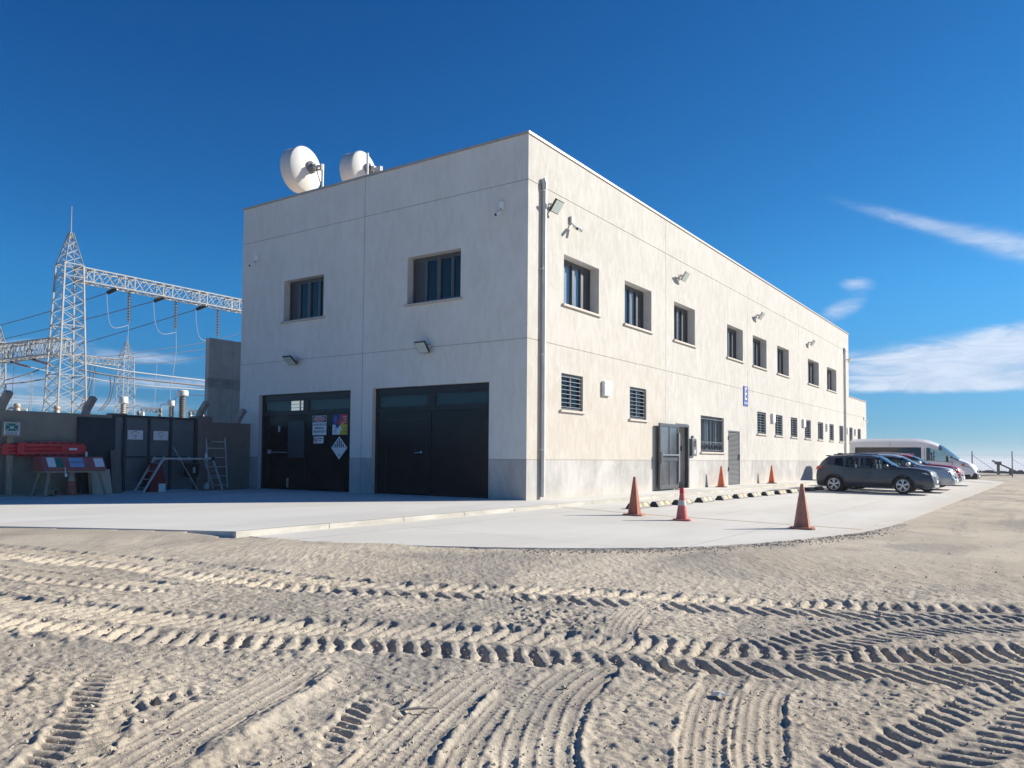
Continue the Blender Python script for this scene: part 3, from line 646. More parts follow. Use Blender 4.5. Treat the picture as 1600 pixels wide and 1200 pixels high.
def lbox(m, a0, a1, d0, d1, z0, z1):
    v = [lp(a, d, z) for z in (z0, z1) for a, d in ((a0, d0), (a1, d0), (a1, d1), (a0, d1))]
    m.add(v, [(0, 3, 2, 1), (4, 5, 6, 7), (0, 1, 5, 4), (1, 2, 6, 5), (2, 3, 7, 6), (3, 0, 4, 7)])
bpy.data.objects.remove(leaf)
m = MB()
lbox(m, 0, .10, -.03, .03, .05, lh); lbox(m, lw-.10, lw, -.03, .03, .05, lh); lbox(m, .10, lw-.10, -.03, .03, lh-.1, lh); lbox(m, .10, lw-.10, -.03, .03, .05, .16); lbox(m, .10, lw-.10, -.03, .03, .93, 1.04); lbox(m, lw/2-.015, lw/2+.015, -.025, .025, .16, .93); lbox(m, lw/2-.015, lw/2+.015, -.025, .025, 1.04, lh-.1)
lf = m.build('door_leaf', 'ddoor', fr, None, .006)
m = MB(); lbox(m, .10, lw-.10, -.008, .008, .16, .93); lbox(m, .10, lw-.10, -.008, .008, 1.04, lh-.1)
gm = M('frosted_panel', (.12, .13, .145), .22, .35, .5, 1.1, stretch=(1, 1, .7)); m.build('panel', gm, lf)
m = MB(); lbox(m, .12, lw-.05, .07, .11, 1.10, 1.15); lbox(m, .12, .2, .03, .07, 1.09, 1.16); lbox(m, lw-.16, lw-.08, .03, .07, 1.09, 1.16); lbox(m, lw-.06, lw-.02, .03, .10, .86, 1.22); m.build('push_bar', 'bars', lf)
m = MB(); lbox(m, .015, .05, .03, .075, .25, 1.85); m.build('pull_handle', 'alu', lf)

m = MB(); x0, x1, z0, z1 = LOUV
m.box((x0+.003, .0, z0), (x0+.05, .045, z1-.003)); m.box((x1-.05, 0, z0), (x1-.003, .045, z1-.003)); m.box((x0+.05, 0, z1-.06), (x1-.05, .045, z1-.003)); m.box((x0+.05, 0, z0), (x1-.05, .045, z0+.05))
lv = m.build('louvre_door', 'louvre', bld)
m = MB()
nsl = 40
for k in range(nsl):
    z = z0+.055+(z1-z0-.13)*k/nsl; m.add([(x0+.05, .004, z), (x1-.05, .004, z), (x1-.05, .04, z+.042), (x0+.05, .04, z+.042), (x0+.05, .004, z+.008), (x1-.05, .004, z+.008), (x1-.05, .04, z+.05), (x0+.05, .04, z+.05)], [(0, 1, 2, 3), (4, 5, 6, 7), (0, 1, 5, 4), (2, 3, 7, 6)])
m.build('slats', 'louvre', lv)
m = MB(); m.box((x1-.16, -.05, 1.0), (x1-.12, 0, 1.2)); m.build('handle', 'chrome', lv)
m = MB(); m.box((x0-.02, -.03, .55), (x0+.02, .01, .7)); m.box((x0-.02, -.03, 1.75), (x0+.02, .01, 1.9)); m.build('hinge', 'trim', lv)

for xp, zt in ((.625, 7.78), (34.6, 7.72)):      # downpipes with a hooded outlet at the top
    m = MB(); m.tube([(xp, .02, zt-.02), (xp, -.05, zt), (xp, -.066, zt-.1), (xp, -.066, zt-.22)], [.065, .08, .078, .065], 14)
    m.tube([(xp, -.066, zt-.22), (xp, -.066, .06)], .054, 14)
    for z in (zt-.25, 5.6, 3.5, 1.2): m.box((xp-.065, -.09, z-.02), (xp+.065, 0, z+.02))
    m.build('downpipe', 'pipe', bld, 40)
for xa, xb, zt in ((3.74, 4.17, 3.13), (19.6, 20.0, 3.04), (24.85, 25.25, 3.03), (29.85, 30.22, 3.0), (35.1, 35.4, 2.98), (37.5, 37.8, 2.97)):     # white louvred vent covers
    m = MB(); m.box((xa, -.09, zt-.40), (xb, -.0, zt))
    v = m.build('vent_cover', 'white', bld, None, .01); m = MB()
    for k in range(6): m.box((xa+.02, -.102, zt-.37+k*.06), (xb-.02, -.0905, zt-.33+k*.06))
    m.build('vent_slats', 'white', v)

# ------------------------------------------------------------------ things fixed to the facades
def floodlight(label, loc, rz, tilt=38, s=.36, case='lampb'):
    t = thing('floodlight', label, 'floodlight', loc, rz, 'floodlights on the building')
    m = MB(); m.box((-.03-.0, -.02, -.06), (.09, .0, .06)); m.bar((.03, -.01, .0), (.03, -.10, .0), .035); m.box((-.19, -.125, -.02), (.19, -.10, .02)); m.bar((-.185, -.11, 0), (-.185, -.20, -.02), .02, .04); m.bar((.185, -.11, 0), (.185, -.20, -.02), .02, .04); m.build('bracket', 'lampw' if case == 'lampb' else case, t)
    a = R(tilt); c = Vector((0, -.22, -.03)); n = Vector((0, -math.cos(a), -math.sin(a))); u = Vector((0, -math.sin(a), math.cos(a))); x = Vector((1, 0, 0))
    def slab(w, h, d0, d1):
        v = [c+x*(sx*w/2)+u*(sz*h/2)+n*d for d in (d0, d1) for sx, sz in ((-1, -1), (1, -1), (1, 1), (-1, 1))]
        return MB().add(v, [(0, 3, 2, 1), (4, 5, 6, 7), (0, 1, 5, 4), (1, 2, 6, 5), (2, 3, 7, 6), (3, 0, 4, 7)])
    m = slab(s, s*.92, -.02, .03)
    for k in range(5): v = c+u*(s*.3*(k-2)/2); m.bar(v-x*s*.4-n*.03, v+x*s*.4-n*.03, .012, .03, n)
    m.build('lamp_case', case, t, None, .006)
    slab(s*.9, s*.82, .031, .036).build('lens', 'lens', t)
    return t
floodlight('black floodlight on the shaded front, above the right garage door', (0, 3.08, 3.84), R(-90))
floodlight('black floodlight on the shaded front, above the garage door with the hazard signs', (0, 8.17, 3.83), R(-90), 50)
for x, z, w in ((.93, 7.22, 'floodlight on the sunlit side beside the tall corner downpipe'), (9.2, 7.1, 'floodlight on the sunlit side above the third upper window from the corner'), (17.55, 7.07, 'floodlight on the sunlit side above the fifth upper window from the corner'), (26.25, 7.02, 'floodlight on the sunlit side above the seventh upper window from the corner'), (35.2, 7.1, 'farthest floodlight, at the far end of the tall wall beyond the far downpipe')):
    floodlight(w, (x, 0, z), 0, 35, .36, 'lampb' if x < 8 else 'lampw')

def camera(label, loc, rz, two=False):
    t = thing('security_camera', label, 'security camera', loc, rz, 'security cameras on the building')
    m = MB(); m.box((-.065, -.07, -.06), (.065, 0, .12)); m.build('junction_box', 'lampw' if two else 'white', t, None, .01)
    m = MB(); m.tube([(0, -.05, -.05), (0, -.09, -.12), (0, -.13, -.15)], .02, 6); m.build('arm', 'lampw', t)
    for sx in ((-.1, .12) if two else (0,)):
        m = MB(); p = Vector((sx*.3, -.12, -.15)); q = Vector((sx, -.24, -.24)); d = (q-p).normalized()
        m.lathe([(.032, 0), (.045, .01), (.045, .19), (.03, .2)], p, d, 12); b = m.build('camera_body', 'white', t, 40)
        m = MB(); m.lathe([(.034, 0), (.034, .012)], p+d*.197, d, 12); m.build('lens', 'blackp', b)
    return t
camera('white security camera high on the shaded front near the building corner', (0, .75, 7.1), R(-90))
camera('white security camera high on the shaded front near the boundary wall end', (0, 10.05, 7.1), R(-90))
camera('twin headed security camera on the sunlit side beside the first floodlight', (2.0, 0, 7.12), 0, True)
camera('small security camera high on the low annex at the far end', (40.5, 0, 3.75), 0)
t = thing('intercom', 'dark grey intercom box beside the open entrance door', 'intercom', (10.3, 0, 1.1))
m = MB(); m.box((-.2, -.11, 0), (.2, 0, .6)); b = m.build('case', 'grey', t, None, .015)
m = MB(); m.box((-.1, -.118, .32), (.1, -.111, .5)); m.build('speaker_grille', 'blackp', b); m = MB(); m.box((-.07, -.12, .08), (.07, -.111, .22)); m.build('keypad', 'lampw', b)
t = thing('door_camera', 'little door camera on the wall just above the intercom box', 'camera', (10.33, 0, 1.5))
m = MB(); m.box((-.06, -.05, .18), (.06, 0, .30)); m.build('mount', 'grey', t); m = MB(); m.lathe([(.04, 0), (.05, .03), (.035, .12), (.01, .16)], (0, -.07, .2), (0, -.3, -1), 10); m.build('camera_body', 'trim', t)

# E sign on the sunny wall
t = thing('wall_sign', 'tall blue sign with a large white letter E on the sunlit wall', 'sign', (15.8, 0, 3.16))
m = MB(); m.box((0, -.025, 0), (.56, 0, .8)); p = m.build('sign_board', 'blue', t)
text('letter', 'E', .72, 'whitep', (.28, -.027, .47), (1, 0, 0), (0, 0, 1), t, squeeze=.72)
m = MB(); m.box((.06, -.0275, .09), (.5, -.0255, .15)); m.build('caption_strip', 'softb', t)
# hazard signs on the left garage door; x faces -X so text runs toward -Y
SX = RG-.049
def plate(name, label, y, z, w, h, mat, cat='sign', group='hazard signs on the garage door'):
    t = thing(name, label, cat, (SX, y, z), 0, group)
    m = MB(); m.box((0, -w/2, -h/2), (-.004, w/2, h/2)); m.build('sign_plate', mat, t); return t
def patch(t, name, y0, y1, z0, z1, mat, x=-.0055):
    m = MB(); m.box((x, y0, z0), (x+.0014, y1, z1)); return m.build(name, mat, t)
YD, ZD = (0, -1, 0), (0, 0, 1)   # reading direction and up
t = plate('danger_sign', 'white PELIGRO warning sign with a red oval, on the garage door', 7.25, 1.885, .575, .56, 'paper')
patch(t, 'header_band', -.275, .275, .09, .265, 'blackp')
m = MB(); m.lathe([(1, 0), (1, .0012)], (0, 0, 0), (-1, 0, 0), 28); o = m.build('oval', 'paper', t); o.scale = (1, .235, .075); o.location = (-.0056, 0, .178)
m = MB(); m.lathe([(1, 0), (1, .0012)], (0, 0, 0), (-1, 0, 0), 28); o = m.build('oval', 'red', t); o.scale = (1, .215, .06); o.location = (-.0070, 0, .178)
text('lettering', 'PELIGRO', .085, 'paper', (-.0090, 0, .178), YD, ZD, t)
for k, s_ in enumerate(('ALMACÉN DE', 'RESIDUOS', 'PELIGROSOS')): text('lettering', s_, .085, 'ink', (-.0065, 0, .02-.1*k), YD, ZD, t)
t = plate('hazard_chart', 'four colour hazard chart with a diamond in its middle', 6.405, 1.895, .6, .57, 'paper')
patch(t, 'blue_field', .0, .299, .0, .284, 'navy'); patch(t, 'red_field', -.299, .0, .0, .284, 'red'); patch(t, 'yellow_field', -.299, .0, -.284, 0, 'syel')
for dy, dz, c in ((.095, -.02, 'navy'), (0, .075, 'red'), (-.095, -.02, 'syel'), (0, -.115, 'paper')):
    m = MB(); q = .095; m.prism([(-.0072, dy, dz+q), (-.0072, dy-q, dz), (-.0072, dy, dz-q), (-.0072, dy+q, dz)], (.0014, 0, 0)); m.build('diamond', c, t)
for sy, sz, c in ((.2, .22, 'softb'), (-.18, .22, 'paper'), (.2, -.08, 'ink'), (-.2, -.08, 'ink')):
    m = MB()
    for k in range(5): m.box((-.0070, sy-.08, sz-.042*k), (-.0056, sy+random.uniform(.0, .08), sz-.042*k+.010))
    m.build('text_lines', c, t)
t = plate('prohibition_sign', 'small white prohibition sign under the danger sign', 7.28, 1.465, .41, .2, 'paper')
m = MB(); m.tube([(-.006, .115+.07*math.cos(a*math.pi/10), .07*math.sin(a*math.pi/10)) for a in range(21)], .009, 5); m.bar((-.007, .165, .05), (-.007, .065, -.05), .014, .004); m.build('prohibition_ring', 'red', t)
m = MB(); m.box((-.0065, .06, -.012), (-.0052, .17, .012)); m.build('cigarette', 'ink', t)
m = MB(); m.box((-.0065, -.17, .025), (-.0052, .02, .05)); m.box((-.0065, -.12, -.025), (-.0052, -.02, 0)); m.build('text_lines', 'ink', t)
t = thing('hazard_placard', 'diamond class 9 placard with black stripes in its upper half', 'sign', (SX, 6.42, 1.238), 0, 'hazard signs on the garage door')
q = .325; m = MB(); m.prism([(0, 0, q), (0, -q, 0), (0, 0, -q), (0, q, 0)], (-.004, 0, 0)); m.build('sign_plate', 'paper', t)
m = MB()
for k in range(-3, 4):
    y = k*.082; h_ = q-.03-abs(y)-.025
    if h_ > .01: m.prism([(-.0056, y-.022, .01), (-.0056, y+.022, .01), (-.0056, y+.022, h_+(.022 if y < 0 else -.0)), (-.0056, y-.022, h_+(.022 if y > 0 else 0))], (.0014, 0, 0))
m.build('stripes', 'ink', t); text('lettering', '9', .13, 'ink', (-.0065, 0, -.215), YD, ZD, t)

# ------------------------------------------------------------------ roof: two drum antennas, one mast
def dish(label, loc, rz, rad):
    t = thing('drum_antenna', label, 'antenna', loc, rz, 'drum antennas on the roof')      # local: beam to +Y
    m = MB(); m.lathe([(rad, -.02), (rad*1.02, 0), (rad*1.02, .05), (rad, .06), (rad, .36), (rad*1.015, .38), (rad*1.015, .42), (rad*.98, .43), (rad*.6, .46), (.01, .47)], (0, 0, 0), (0, 1, 0), 48, caps=False); sh = m.build('shroud', 'dishs', t, 35)
    m = MB(); m.lathe([(rad*1.025, .0), (rad*1.025, -.025), (rad*.96, -.06), (rad*.8, -.115), (rad*.6, -.165), (rad*.4, -.2), (rad*.2, -.22), (.0, -.225)], (0, 0, 0), (0, 1, 0), 48, caps=False); m.build('reflector', 'dish', t, 50)
    m = MB(); m.lathe([(.2, 0), (.2, -.06), (.12, -.1), (.1, -.16)], (0, -.2, .02), (0, 1, 0), 20); m.build('hub', 'grey', t, 40)
    m = MB(); m.box((-.07, -.48, -.05), (.07, -.34, .09)); m.bar((0, -.44, .03), (.12, -.56, .03), .07); m.box((.06, -.62, -.12), (.18, -.54, .1)); m.build('radio_unit', 'lampw', t, None, .012)
    m = MB(); m.tube([(.13, -.60, -1.5), (.13, -.60, .10)], .04, 10); m.bar((.13, -.60, -.05), (.05, -.2, -.1), .05); m.build('mounting_pole', 'steel', t)
    m = MB(); m.tube([(0, -.46, -.06), (.02, -.5, -.25), (.08, -.56, -.5), (.12, -.58, -.8)], .014, 5); m.build('feed_cable', 'black', t)
    return t
dish('left white drum antenna standing clear above the roof edge', (1.45, 9.60, 10.29), R(6), .70)
dish('right white drum antenna, half hidden behind the roof edge and a thin mast', (1.75, 7.30, 9.84), R(6), .60)
m = MB(); m.tube([(1.0, 6.36, H-.45), (1.0, 6.36, 9.97)], .035, 8); tag(m.build('mast', 'steel'), 'thin grey steel mast in front of the right drum antenna', 'mast')

# ------------------------------------------------------------------ cones and parking stops
def cone(label, loc, body, hgt=.76, band=None, tip=None, base='brownor', rz=.3):
    t = thing('traffic_cone', label, 'traffic cone', loc, rz, 'traffic cones')
    b = .2*hgt/.76
    m = MB(); m.prism([(x*b, y*b, 0) for x, y in ((1, .7), (.7, 1), (-.7, 1), (-1, .7), (-1, -.7), (-.7, -1), (.7, -1), (1, -.7))], (0, 0, .03)); m.build('base', base, t, None, .006)
    r0, r1 = .155*hgt/.76*.9, .026
    def ring(z0, z1, mat, name, e=0):
        f = lambda z: r0+(r1-r0)*(z-.03)/(hgt-.03)+e
        m = MB(); m.lathe([(f(z0), z0), (f((z0+z1)/2), (z0+z1)/2), (f(z1), z1)], n=8 if not band else 18); m.build(name, mat, t, 60 if band else 30)
    if band: ring(.031, hgt*.46, body, 'body'); ring(hgt*.46, hgt*.62, 'pale', 'reflective_band', .002); ring(hgt*.62, hgt*.84, 'pale' if band == 2 else body, 'body'); ring(hgt*.84, hgt, tip, 'tip', .008)
    else: ring(.031, hgt, body, 'body')
    return t
cone('tall dusty brown-orange traffic cone nearest the dirt on the parking bay', (-1.55, -6.64, pz(-6.64)), 'brownor', .76, base='brownor')
cone('tall faded red-orange traffic cone on the paving by the yellow line and kerb', (-1.3, -3.4, pz(-3.4)), 'orange', .755, base='brownor', rz=.1)
cone('short pink and white traffic cone with a red tip', (-1.66, -4.53, pz(-4.53)), 'pink', .60, 1, 'redtip', 'pink', rz=.5)
cone('orange traffic cone against the sunlit wall, between barred window and louvred door', (12.15, -.38, 0), 'orange2', .76, base='brownor')
cone('bright orange traffic cone by the wall, farthest of the cones along the facade', (18.2, -.42, 0), 'orange2', .76, base='trim', rz=.2)
cone('grimy pink cone in the shade under the red box stand', (-5.5, 9.85, 0), 'pink', .72, 2, 'brownor', 'brownor')
ST = [(.17, -2.60), (1.2, -2.68), (2.29, -2.76), (3.71, -2.78), (5.15, -2.80), (6.36, -2.83), (7.5, -2.88), (8.72, -2.92), (9.95, -2.96), (11.2, -2.99), (13.5, -3.0), (14.75, -3.02), (16.9, -3.03), (18.1, -3.05), (19.6, -3.05), (20.8, -3.05)]
WH = ['first parking stop, nearest the kerb end and hidden behind the tall red-orange cone', 'parking stop just right of the tall red-orange cone', 'parking stop directly behind the pink and white cone', 'fourth parking stop in the row, with two yellow patches', 'fifth parking stop in the row from the near end', 'sixth parking stop in the row from the near end', 'seventh parking stop in the row, with faded pale patches', 'eighth parking stop in the row from the near end', 'ninth parking stop in the row from the near end', 'tenth parking stop in the row, behind the brown-orange cone', 'parking stop just in front of the dark grey car shadow', 'parking stop at the rear wheel of the dark grey SUV', 'nearer parking stop hidden behind the silver SUV', 'farther parking stop behind the silver SUV', 'nearer parking stop behind the red SUV', 'farther parking stop behind the red SUV']
for i, ((x, y), w) in enumerate(zip(ST, WH)):
    t = thing('parking_stop', w, 'parking stop', (x, y, pz(y)+.002), 0, 'rubber parking stops in a row')
    m = MB(); Ls = .80; prof = [(-.12, 0), (-.11, .03), (-.045, .12), (.045, .12), (.11, .03), (.12, 0)]
    m.prism([(0, a, b) for a, b in prof], (.02, 0, 0), 1); m.prism([(.02, a, b) for a, b in prof], (Ls-.04, 0, 0), 0); m.prism([(Ls-.02, a, b) for a, b in prof], (.02, 0, 0), 1)
    m.build('rubber_body', ['stopb', 'stopend'], t, None, .004)
    for k in (.19, .53):
        m = MB(); n = Vector((0, -.09, .065)).normalized()*.003; a, b = Vector((0, -.106, .0355)), Vector((0, -.049, .114)); o = Vector((k-.0, 0, 0))
        m.add([o+a+n, o+a+n+Vector((.18, 0, 0)), o+b+n+Vector((.18, 0, 0)), o+b+n], [(0, 1, 2, 3)]); m.build('reflector', 'refy' if i in (3, 6, 7, 9) else 'refo', t)

# ------------------------------------------------------------------ vehicles
def pchip(xs, ys, x):
    xs = np.array(xs, float); ys = np.array(ys, float); h = np.diff(xs); d = np.diff(ys)/h; mm = np.zeros_like(ys)
    for i in range(1, len(xs)-1):
        if d[i-1]*d[i] > 0: w1, w2 = 2*h[i]+h[i-1], h[i]+2*h[i-1]; mm[i] = (w1+w2)/(w1/d[i-1]+w2/d[i])
    mm[0], mm[-1] = d[0], d[-1]; i = np.clip(np.searchsorted(xs, x)-1, 0, len(h)-1); t = (x-xs[i])/h[i]
    return (2*t**3-3*t*t+1)*ys[i]+(t**3-2*t*t+t)*h[i]*mm[i]+(-2*t**3+3*t*t)*ys[i+1]+(t**3-t*t)*h[i]*mm[i+1]

def wheel(t, x, y, r, w, side, spokes=10):
    root = bpy.data.objects.new('wheel', None); COL.objects.link(root); root.parent = t; root.location = (x, y, r); root.empty_display_size = .1
    m = MB(); m.lathe([(r*.66, -w/2), (r*.9, -w/2), (r*.98, -w*.38), (r, -w*.2), (r, w*.2), (r*.98, w*.38), (r*.9, w/2), (r*.66, w/2)], axis=(side, 0, 0), n=36); m.build('tyre', 'tyre', root, 35)
    m = MB(); m.lathe([(r*.68, w*.1), (r*.70, w*.5), (r*.64, w*.52), (r*.60, w*.44), (r*.58, w*.05), (.01, w*.0)], axis=(side, 0, 0), n=30, caps=False)
    rm = m.build('rim', 'trim', root, 35); m = MB()
    for k in range(spokes//2):
        for dd in (-.17, .17):
            a = 2*math.pi*k/(spokes//2)+.3; p = Vector((side*w*.50, math.cos(a)*r*.13, math.sin(a)*r*.13)); q = Vector((side*w*.46, math.cos(a+dd)*r*.64, math.sin(a+dd)*r*.64)); m.bar(p, q, .032, .03, (side, 0, 0))
    m.lathe([(r*.17, w*.40), (r*.17, w*.53), (r*.1, w*.55)], axis=(side, 0, 0), n=14); m.lathe([(r*.69, w*.45), (r*.70, w*.525), (r*.635, w*.53), (r*.63, w*.45)], axis=(side, 0, 0), n=30, caps=False)
    m.build('spokes', 'rim', rm)

def vehicle(name, label, cat, loc, st, paint, glassr, hw, wheels, wr, extras, group=None, n=84, gmat='cglass', arch=True):
    """st: rows (l from rear, z bottom, z belt, z glass top, z roof, half width low, at belt, at glass top, crown half width).
    local frame: front at -Y, origin under the rear bumper, l=0 at y=0"""
    t = thing(name, label, cat, loc, 0, group)
    st = np.array(st); ls = np.unique(np.concatenate([np.linspace(st[0, 0], st[-1, 0], n), np.array([v for g in glassr for v in g[1:3]])]))
    C = [pchip(st[:, 0], st[:, k], ls) for k in range(1, 9)]; Lr = st[-1, 0]
    rows = []
    for i, l in enumerate(ls):
        zb, zl, zg, zr, w0, w1, w2, wc = [c[i] for c in C]
        lo = zb
        for wl in wheels:
            dl = abs(l-wl); ra = wr*1.17
            if dl < ra: lo = max(lo, wr+math.sqrt(ra*ra-dl*dl)*.98)
        zm = max(lo+.05, zb+(zl-zb)*.55); zl = max(zl, zm+.03); zs = max(lo+.02, zb+.1)
        zc = max(zs+.01, min(zm-.02, zb+(zl-zb)*.30))
        half = [(0., lo), (w0*.86, lo), (w0*.97, zs), (w0, zc if zc > zs else zs+.005), (w0*1.0, max(zm, zs+.02)), (w1*.995, zl-.015), (w1*.965, zl), (w2, zg), (w2*.5+wc*.5+.0, zg+(zr-zg)*.62), (wc*.62, zr-.004), (0., zr)]
        rows.append([(x, -l, z) for x, z in half]+[(-x, -l, z) for x, z in half[-2:0:-1]])
    k = len(rows[0]); hN = 11
    def wheel_z(i): return rows[i]
    body = MB(); gl = {}
    def which(i, j):
        lm = (ls[i]+ls[i+1])/2
        jj = j if j < hN-1 else k-1-j       # mirrored strip index
        for gname, a, b, strips in glassr:
            if a <= lm <= b and jj in strips: return (gname, a, b, 0 if j < hN-1 else 1) if 6 in strips and len(strips) == 1 else (gname, a, b, 0)
        return None
    for i in range(len(ls)-1):
        for j in range(k):
            q = [rows[i][j], rows[i][(j+1) % k], rows[i+1][(j+1) % k], rows[i+1][j]]
            key = which(i, j); (body if key is None else gl.setdefault(key, MB())).add(q, [(0, 1, 2, 3)])
    body.add(rows[0], [tuple(range(k))]); body.add(rows[-1], [tuple(range(k-1, -1, -1))])
    def weld(mb, *a):
        o = mb.build(*a); bm = bmesh.new(); bm.from_mesh(o.data); bmesh.ops.remove_doubles(bm, verts=bm.verts, dist=1e-4); bmesh.ops.recalc_face_normals(bm, faces=bm.faces); bm.to_mesh(o.data); bm.free()
        o.data.polygons.foreach_set('use_smooth', [True]*len(o.data.polygons)); o.data.set_sharp_from_angle(angle=R(38)); return o
    b = weld(body, 'body', paint, t)
    for key, mb in gl.items(): weld(mb, key[0], gmat if key[0] != 'tinted_window' else 'vglass', t)
    def side_w(l, z):
        i = int(np.argmin(abs(ls-l))); half = rows[i][:hN]
        for (xa, _, za), (xb, _, zb_) in zip(half[1:-1], half[2:]):
            if za <= z <= zb_ and zb_ > za: return xa+(xb-xa)*(z-za)/(zb_-za)
        return half[4][0]
    for wl in wheels:
        for sd in (-1, 1):
            wheel(t, sd*(hw-.115), -wl, wr, .2, sd)
            if arch:
                m = MB(); pts = []
                for a in range(0, 181, 10):
                    ca, sa = math.cos(R(a)), math.sin(R(a)); l = wl+ca*wr*1.22; z = wr+sa*wr*1.22
                    pts.append((sd*(side_w(l, max(z, .3))+.004), -l, max(z, .16)))
                m.tube(pts, .03, 6); m.build('wheel_arch', 'trim', t, 60)
    def seam_line(l0, z0, z1, name='door_seam', mat='trim', dl=0.):
        m = MB()
        for sd in (-1, 1):
            pts = [(sd*(side_w(l0+dl*f, z0+(z1-z0)*f)+.002), -(l0+dl*f), z0+(z1-z0)*f) for f in np.linspace(0, 1, 9)]
            for a, c in zip(pts[:-1], pts[1:]): m.bar(a, c, .012, .012, (1, 0, 0))
        m.build(name, mat, t)
    extras(t, side_w, seam_line, Lr)
    return t

def seats(t, spots, z0, z1):
    for (x, l) in spots:
        m = MB(); m.box((x-.2, -l-.05, z0), (x+.2, -l+.08, z1-.16)); m.box((x-.11, -l-.02, z1-.15), (x+.11, -l+.06, z1)); m.build('seat', 'seat', t, None, .03)
def bits(t, name, mat, boxes, bevel=.012, par=None):
    for bx in boxes:
        m = MB(); m.box(bx[0], bx[1]); m.build(name, mat, par or t, None, bevel)
def mirrorpart(t, x, l, z, paint):
    for sd in (-1, 1):
        m = MB(); m.lathe([(.03, 0), (.075, .02), (.085, .06), (.07, .13), (.03, .17)], (sd*x, -l, z), (sd, .12, 0), 14); m.bar((sd*(x-.06), -l, z-.05), (sd*(x+.05), -l, z-.02), .04); m.build('mirror', paint, t, 50)

# dark grey SUV ------------------------------------------------
suv_st = [  # l, zb, zbelt, zglass, zroof, w0, w1, w2, wc
    (0.00, .30, .60, .62, .66, .60, .62, .60, .55), (.05, .24, .76, .80, .85, .70, .70, .66, .60), (.14, .22, .86, .96, 1.0, .745, .735, .66, .6), (.28, .21, .95, 1.12, 1.18, .765, .75, .63, .57), (.44, .2, 1.0, 1.19, 1.305, .775, .745, .60, .56), (.8, .2, .94, 1.225, 1.345, .78, .755, .595, .56), (1.3, .19, .885, 1.24, 1.362, .78, .757, .595, .56), (1.75, .19, .865, 1.225, 1.345, .78, .757, .595, .56), (2.05, .19, .855, 1.185, 1.29, .78, .755, .60, .56), (2.4, .19, .845, 1.02, 1.09, .78, .75, .645, .59), (2.72, .19, .845, .885, .925, .78, .745, .70, .63), (3.1, .2, .83, .865, .90, .78, .73, .69, .62), (3.45, .21, .785, .815, .855, .77, .715, .67, .59), (3.66, .22, .72, .75, .79, .74, .68, .64, .56), (3.76, .23, .61, .65, .69, .70, .64, .6, .53), (3.80, .26, .47, .50, .53, .65, .59, .55, .48)]
suv_gl = [('side_window', .66, .94, (6,)), ('side_window', 1.02, 1.59, (6,)), ('side_window', 1.67, 2.52, (6,)), ('windscreen', 2.06, 2.70, (7, 8, 9)), ('rear_window', .16, .40, (8, 9))]
def suv_extras(t, sw, seam, Lr):
    seats(t, [(-.33, 1.95), (.33, 1.95), (-.33, 1.12), (.33, 1.12)], .5, 1.16)
    m = MB(); m.box((-.6, -3.0, .3), (.6, -.5, .5)); m.build('cabin_floor', 'trim', t)
    for l, z0, z1, dl in ((1.63, .28, .86, 0), (1.0, .45, .88, -.06), (2.5, .28, .84, .1)): seam(l, z0, z1, dl=dl)
    m = MB()
    for sd in (-1, 1):
        pts = [(sd*(sw(l, .24)+.004), -l, .24) for l in np.linspace(1.05, 2.5, 12)]
        m.tube(pts, .045, 6)
    m.build('sill_cladding', 'trim', t)
    for sd in (-1, 1):
        m = MB(); m.prism([(sd*.70, -.02, .80), (sd*.775, -.20, .84), (sd*.765, -.26, .92), (sd*.735, -.10, .93), (sd*.6, -.03, .90)], (sd*.012, .01, 0)); m.build('tail_light', 'tail', t, None, .01)
        m = MB(); m.prism([(sd*.735, -3.42, .72), (sd*.70, -3.62, .655), (sd*.60, -3.73, .62), (sd*.60, -3.70, .68), (sd*.69, -3.55, .735)], (sd*.02, -.015, .006)); m.build('headlight', 'head', t, None, .008)
        bits(t, 'door_handle', 'carg', [((sd*.772, -1.75, .77), (sd*.79, -1.95, .80)), ((sd*.772, -1.12, .79), (sd*.79, -1.3, .82))], .006)
    bits(t, 'grille', 'grey', [((-.45, -3.815, .36), (.45, -3.76, .60))]); bits(t, 'bumper_trim', 'rim', [((-.58, -3.83, .20), (.58, -3.70, .30))], .03)
    bits(t, 'number_plate', 'white', [((-.2, -3.835, .38), (.2, -3.818, .47))], .003)
    bits(t, 'rear_spoiler', 'carg', [((-.56, -.33, 1.275), (.56, -.5, 1.315))]); bits(t, 'antenna_fin', 'trim', [((-.02, -.62, 1.335), (.02, -.8, 1.40))], .015)
    for sd in (-1, 1):
        m = MB(); m.tube([(sd*.55, -.6, 1.335), (sd*.55, -1.2, 1.37), (sd*.55, -1.9, 1.345)], .018, 6); m.build('roof_rail', 'trim', t)
    mirrorpart(t, .78, 2.36, .93, 'carg')
vehicle('parked_car', 'dusty dark grey SUV parked nearest, with ten spoke alloy wheels', 'car', (14.98, -3.12, pz(-5)+.004), suv_st, 'carg', suv_gl, .78, (.64, 2.86), .29, suv_extras, 'vehicles parked by the building')

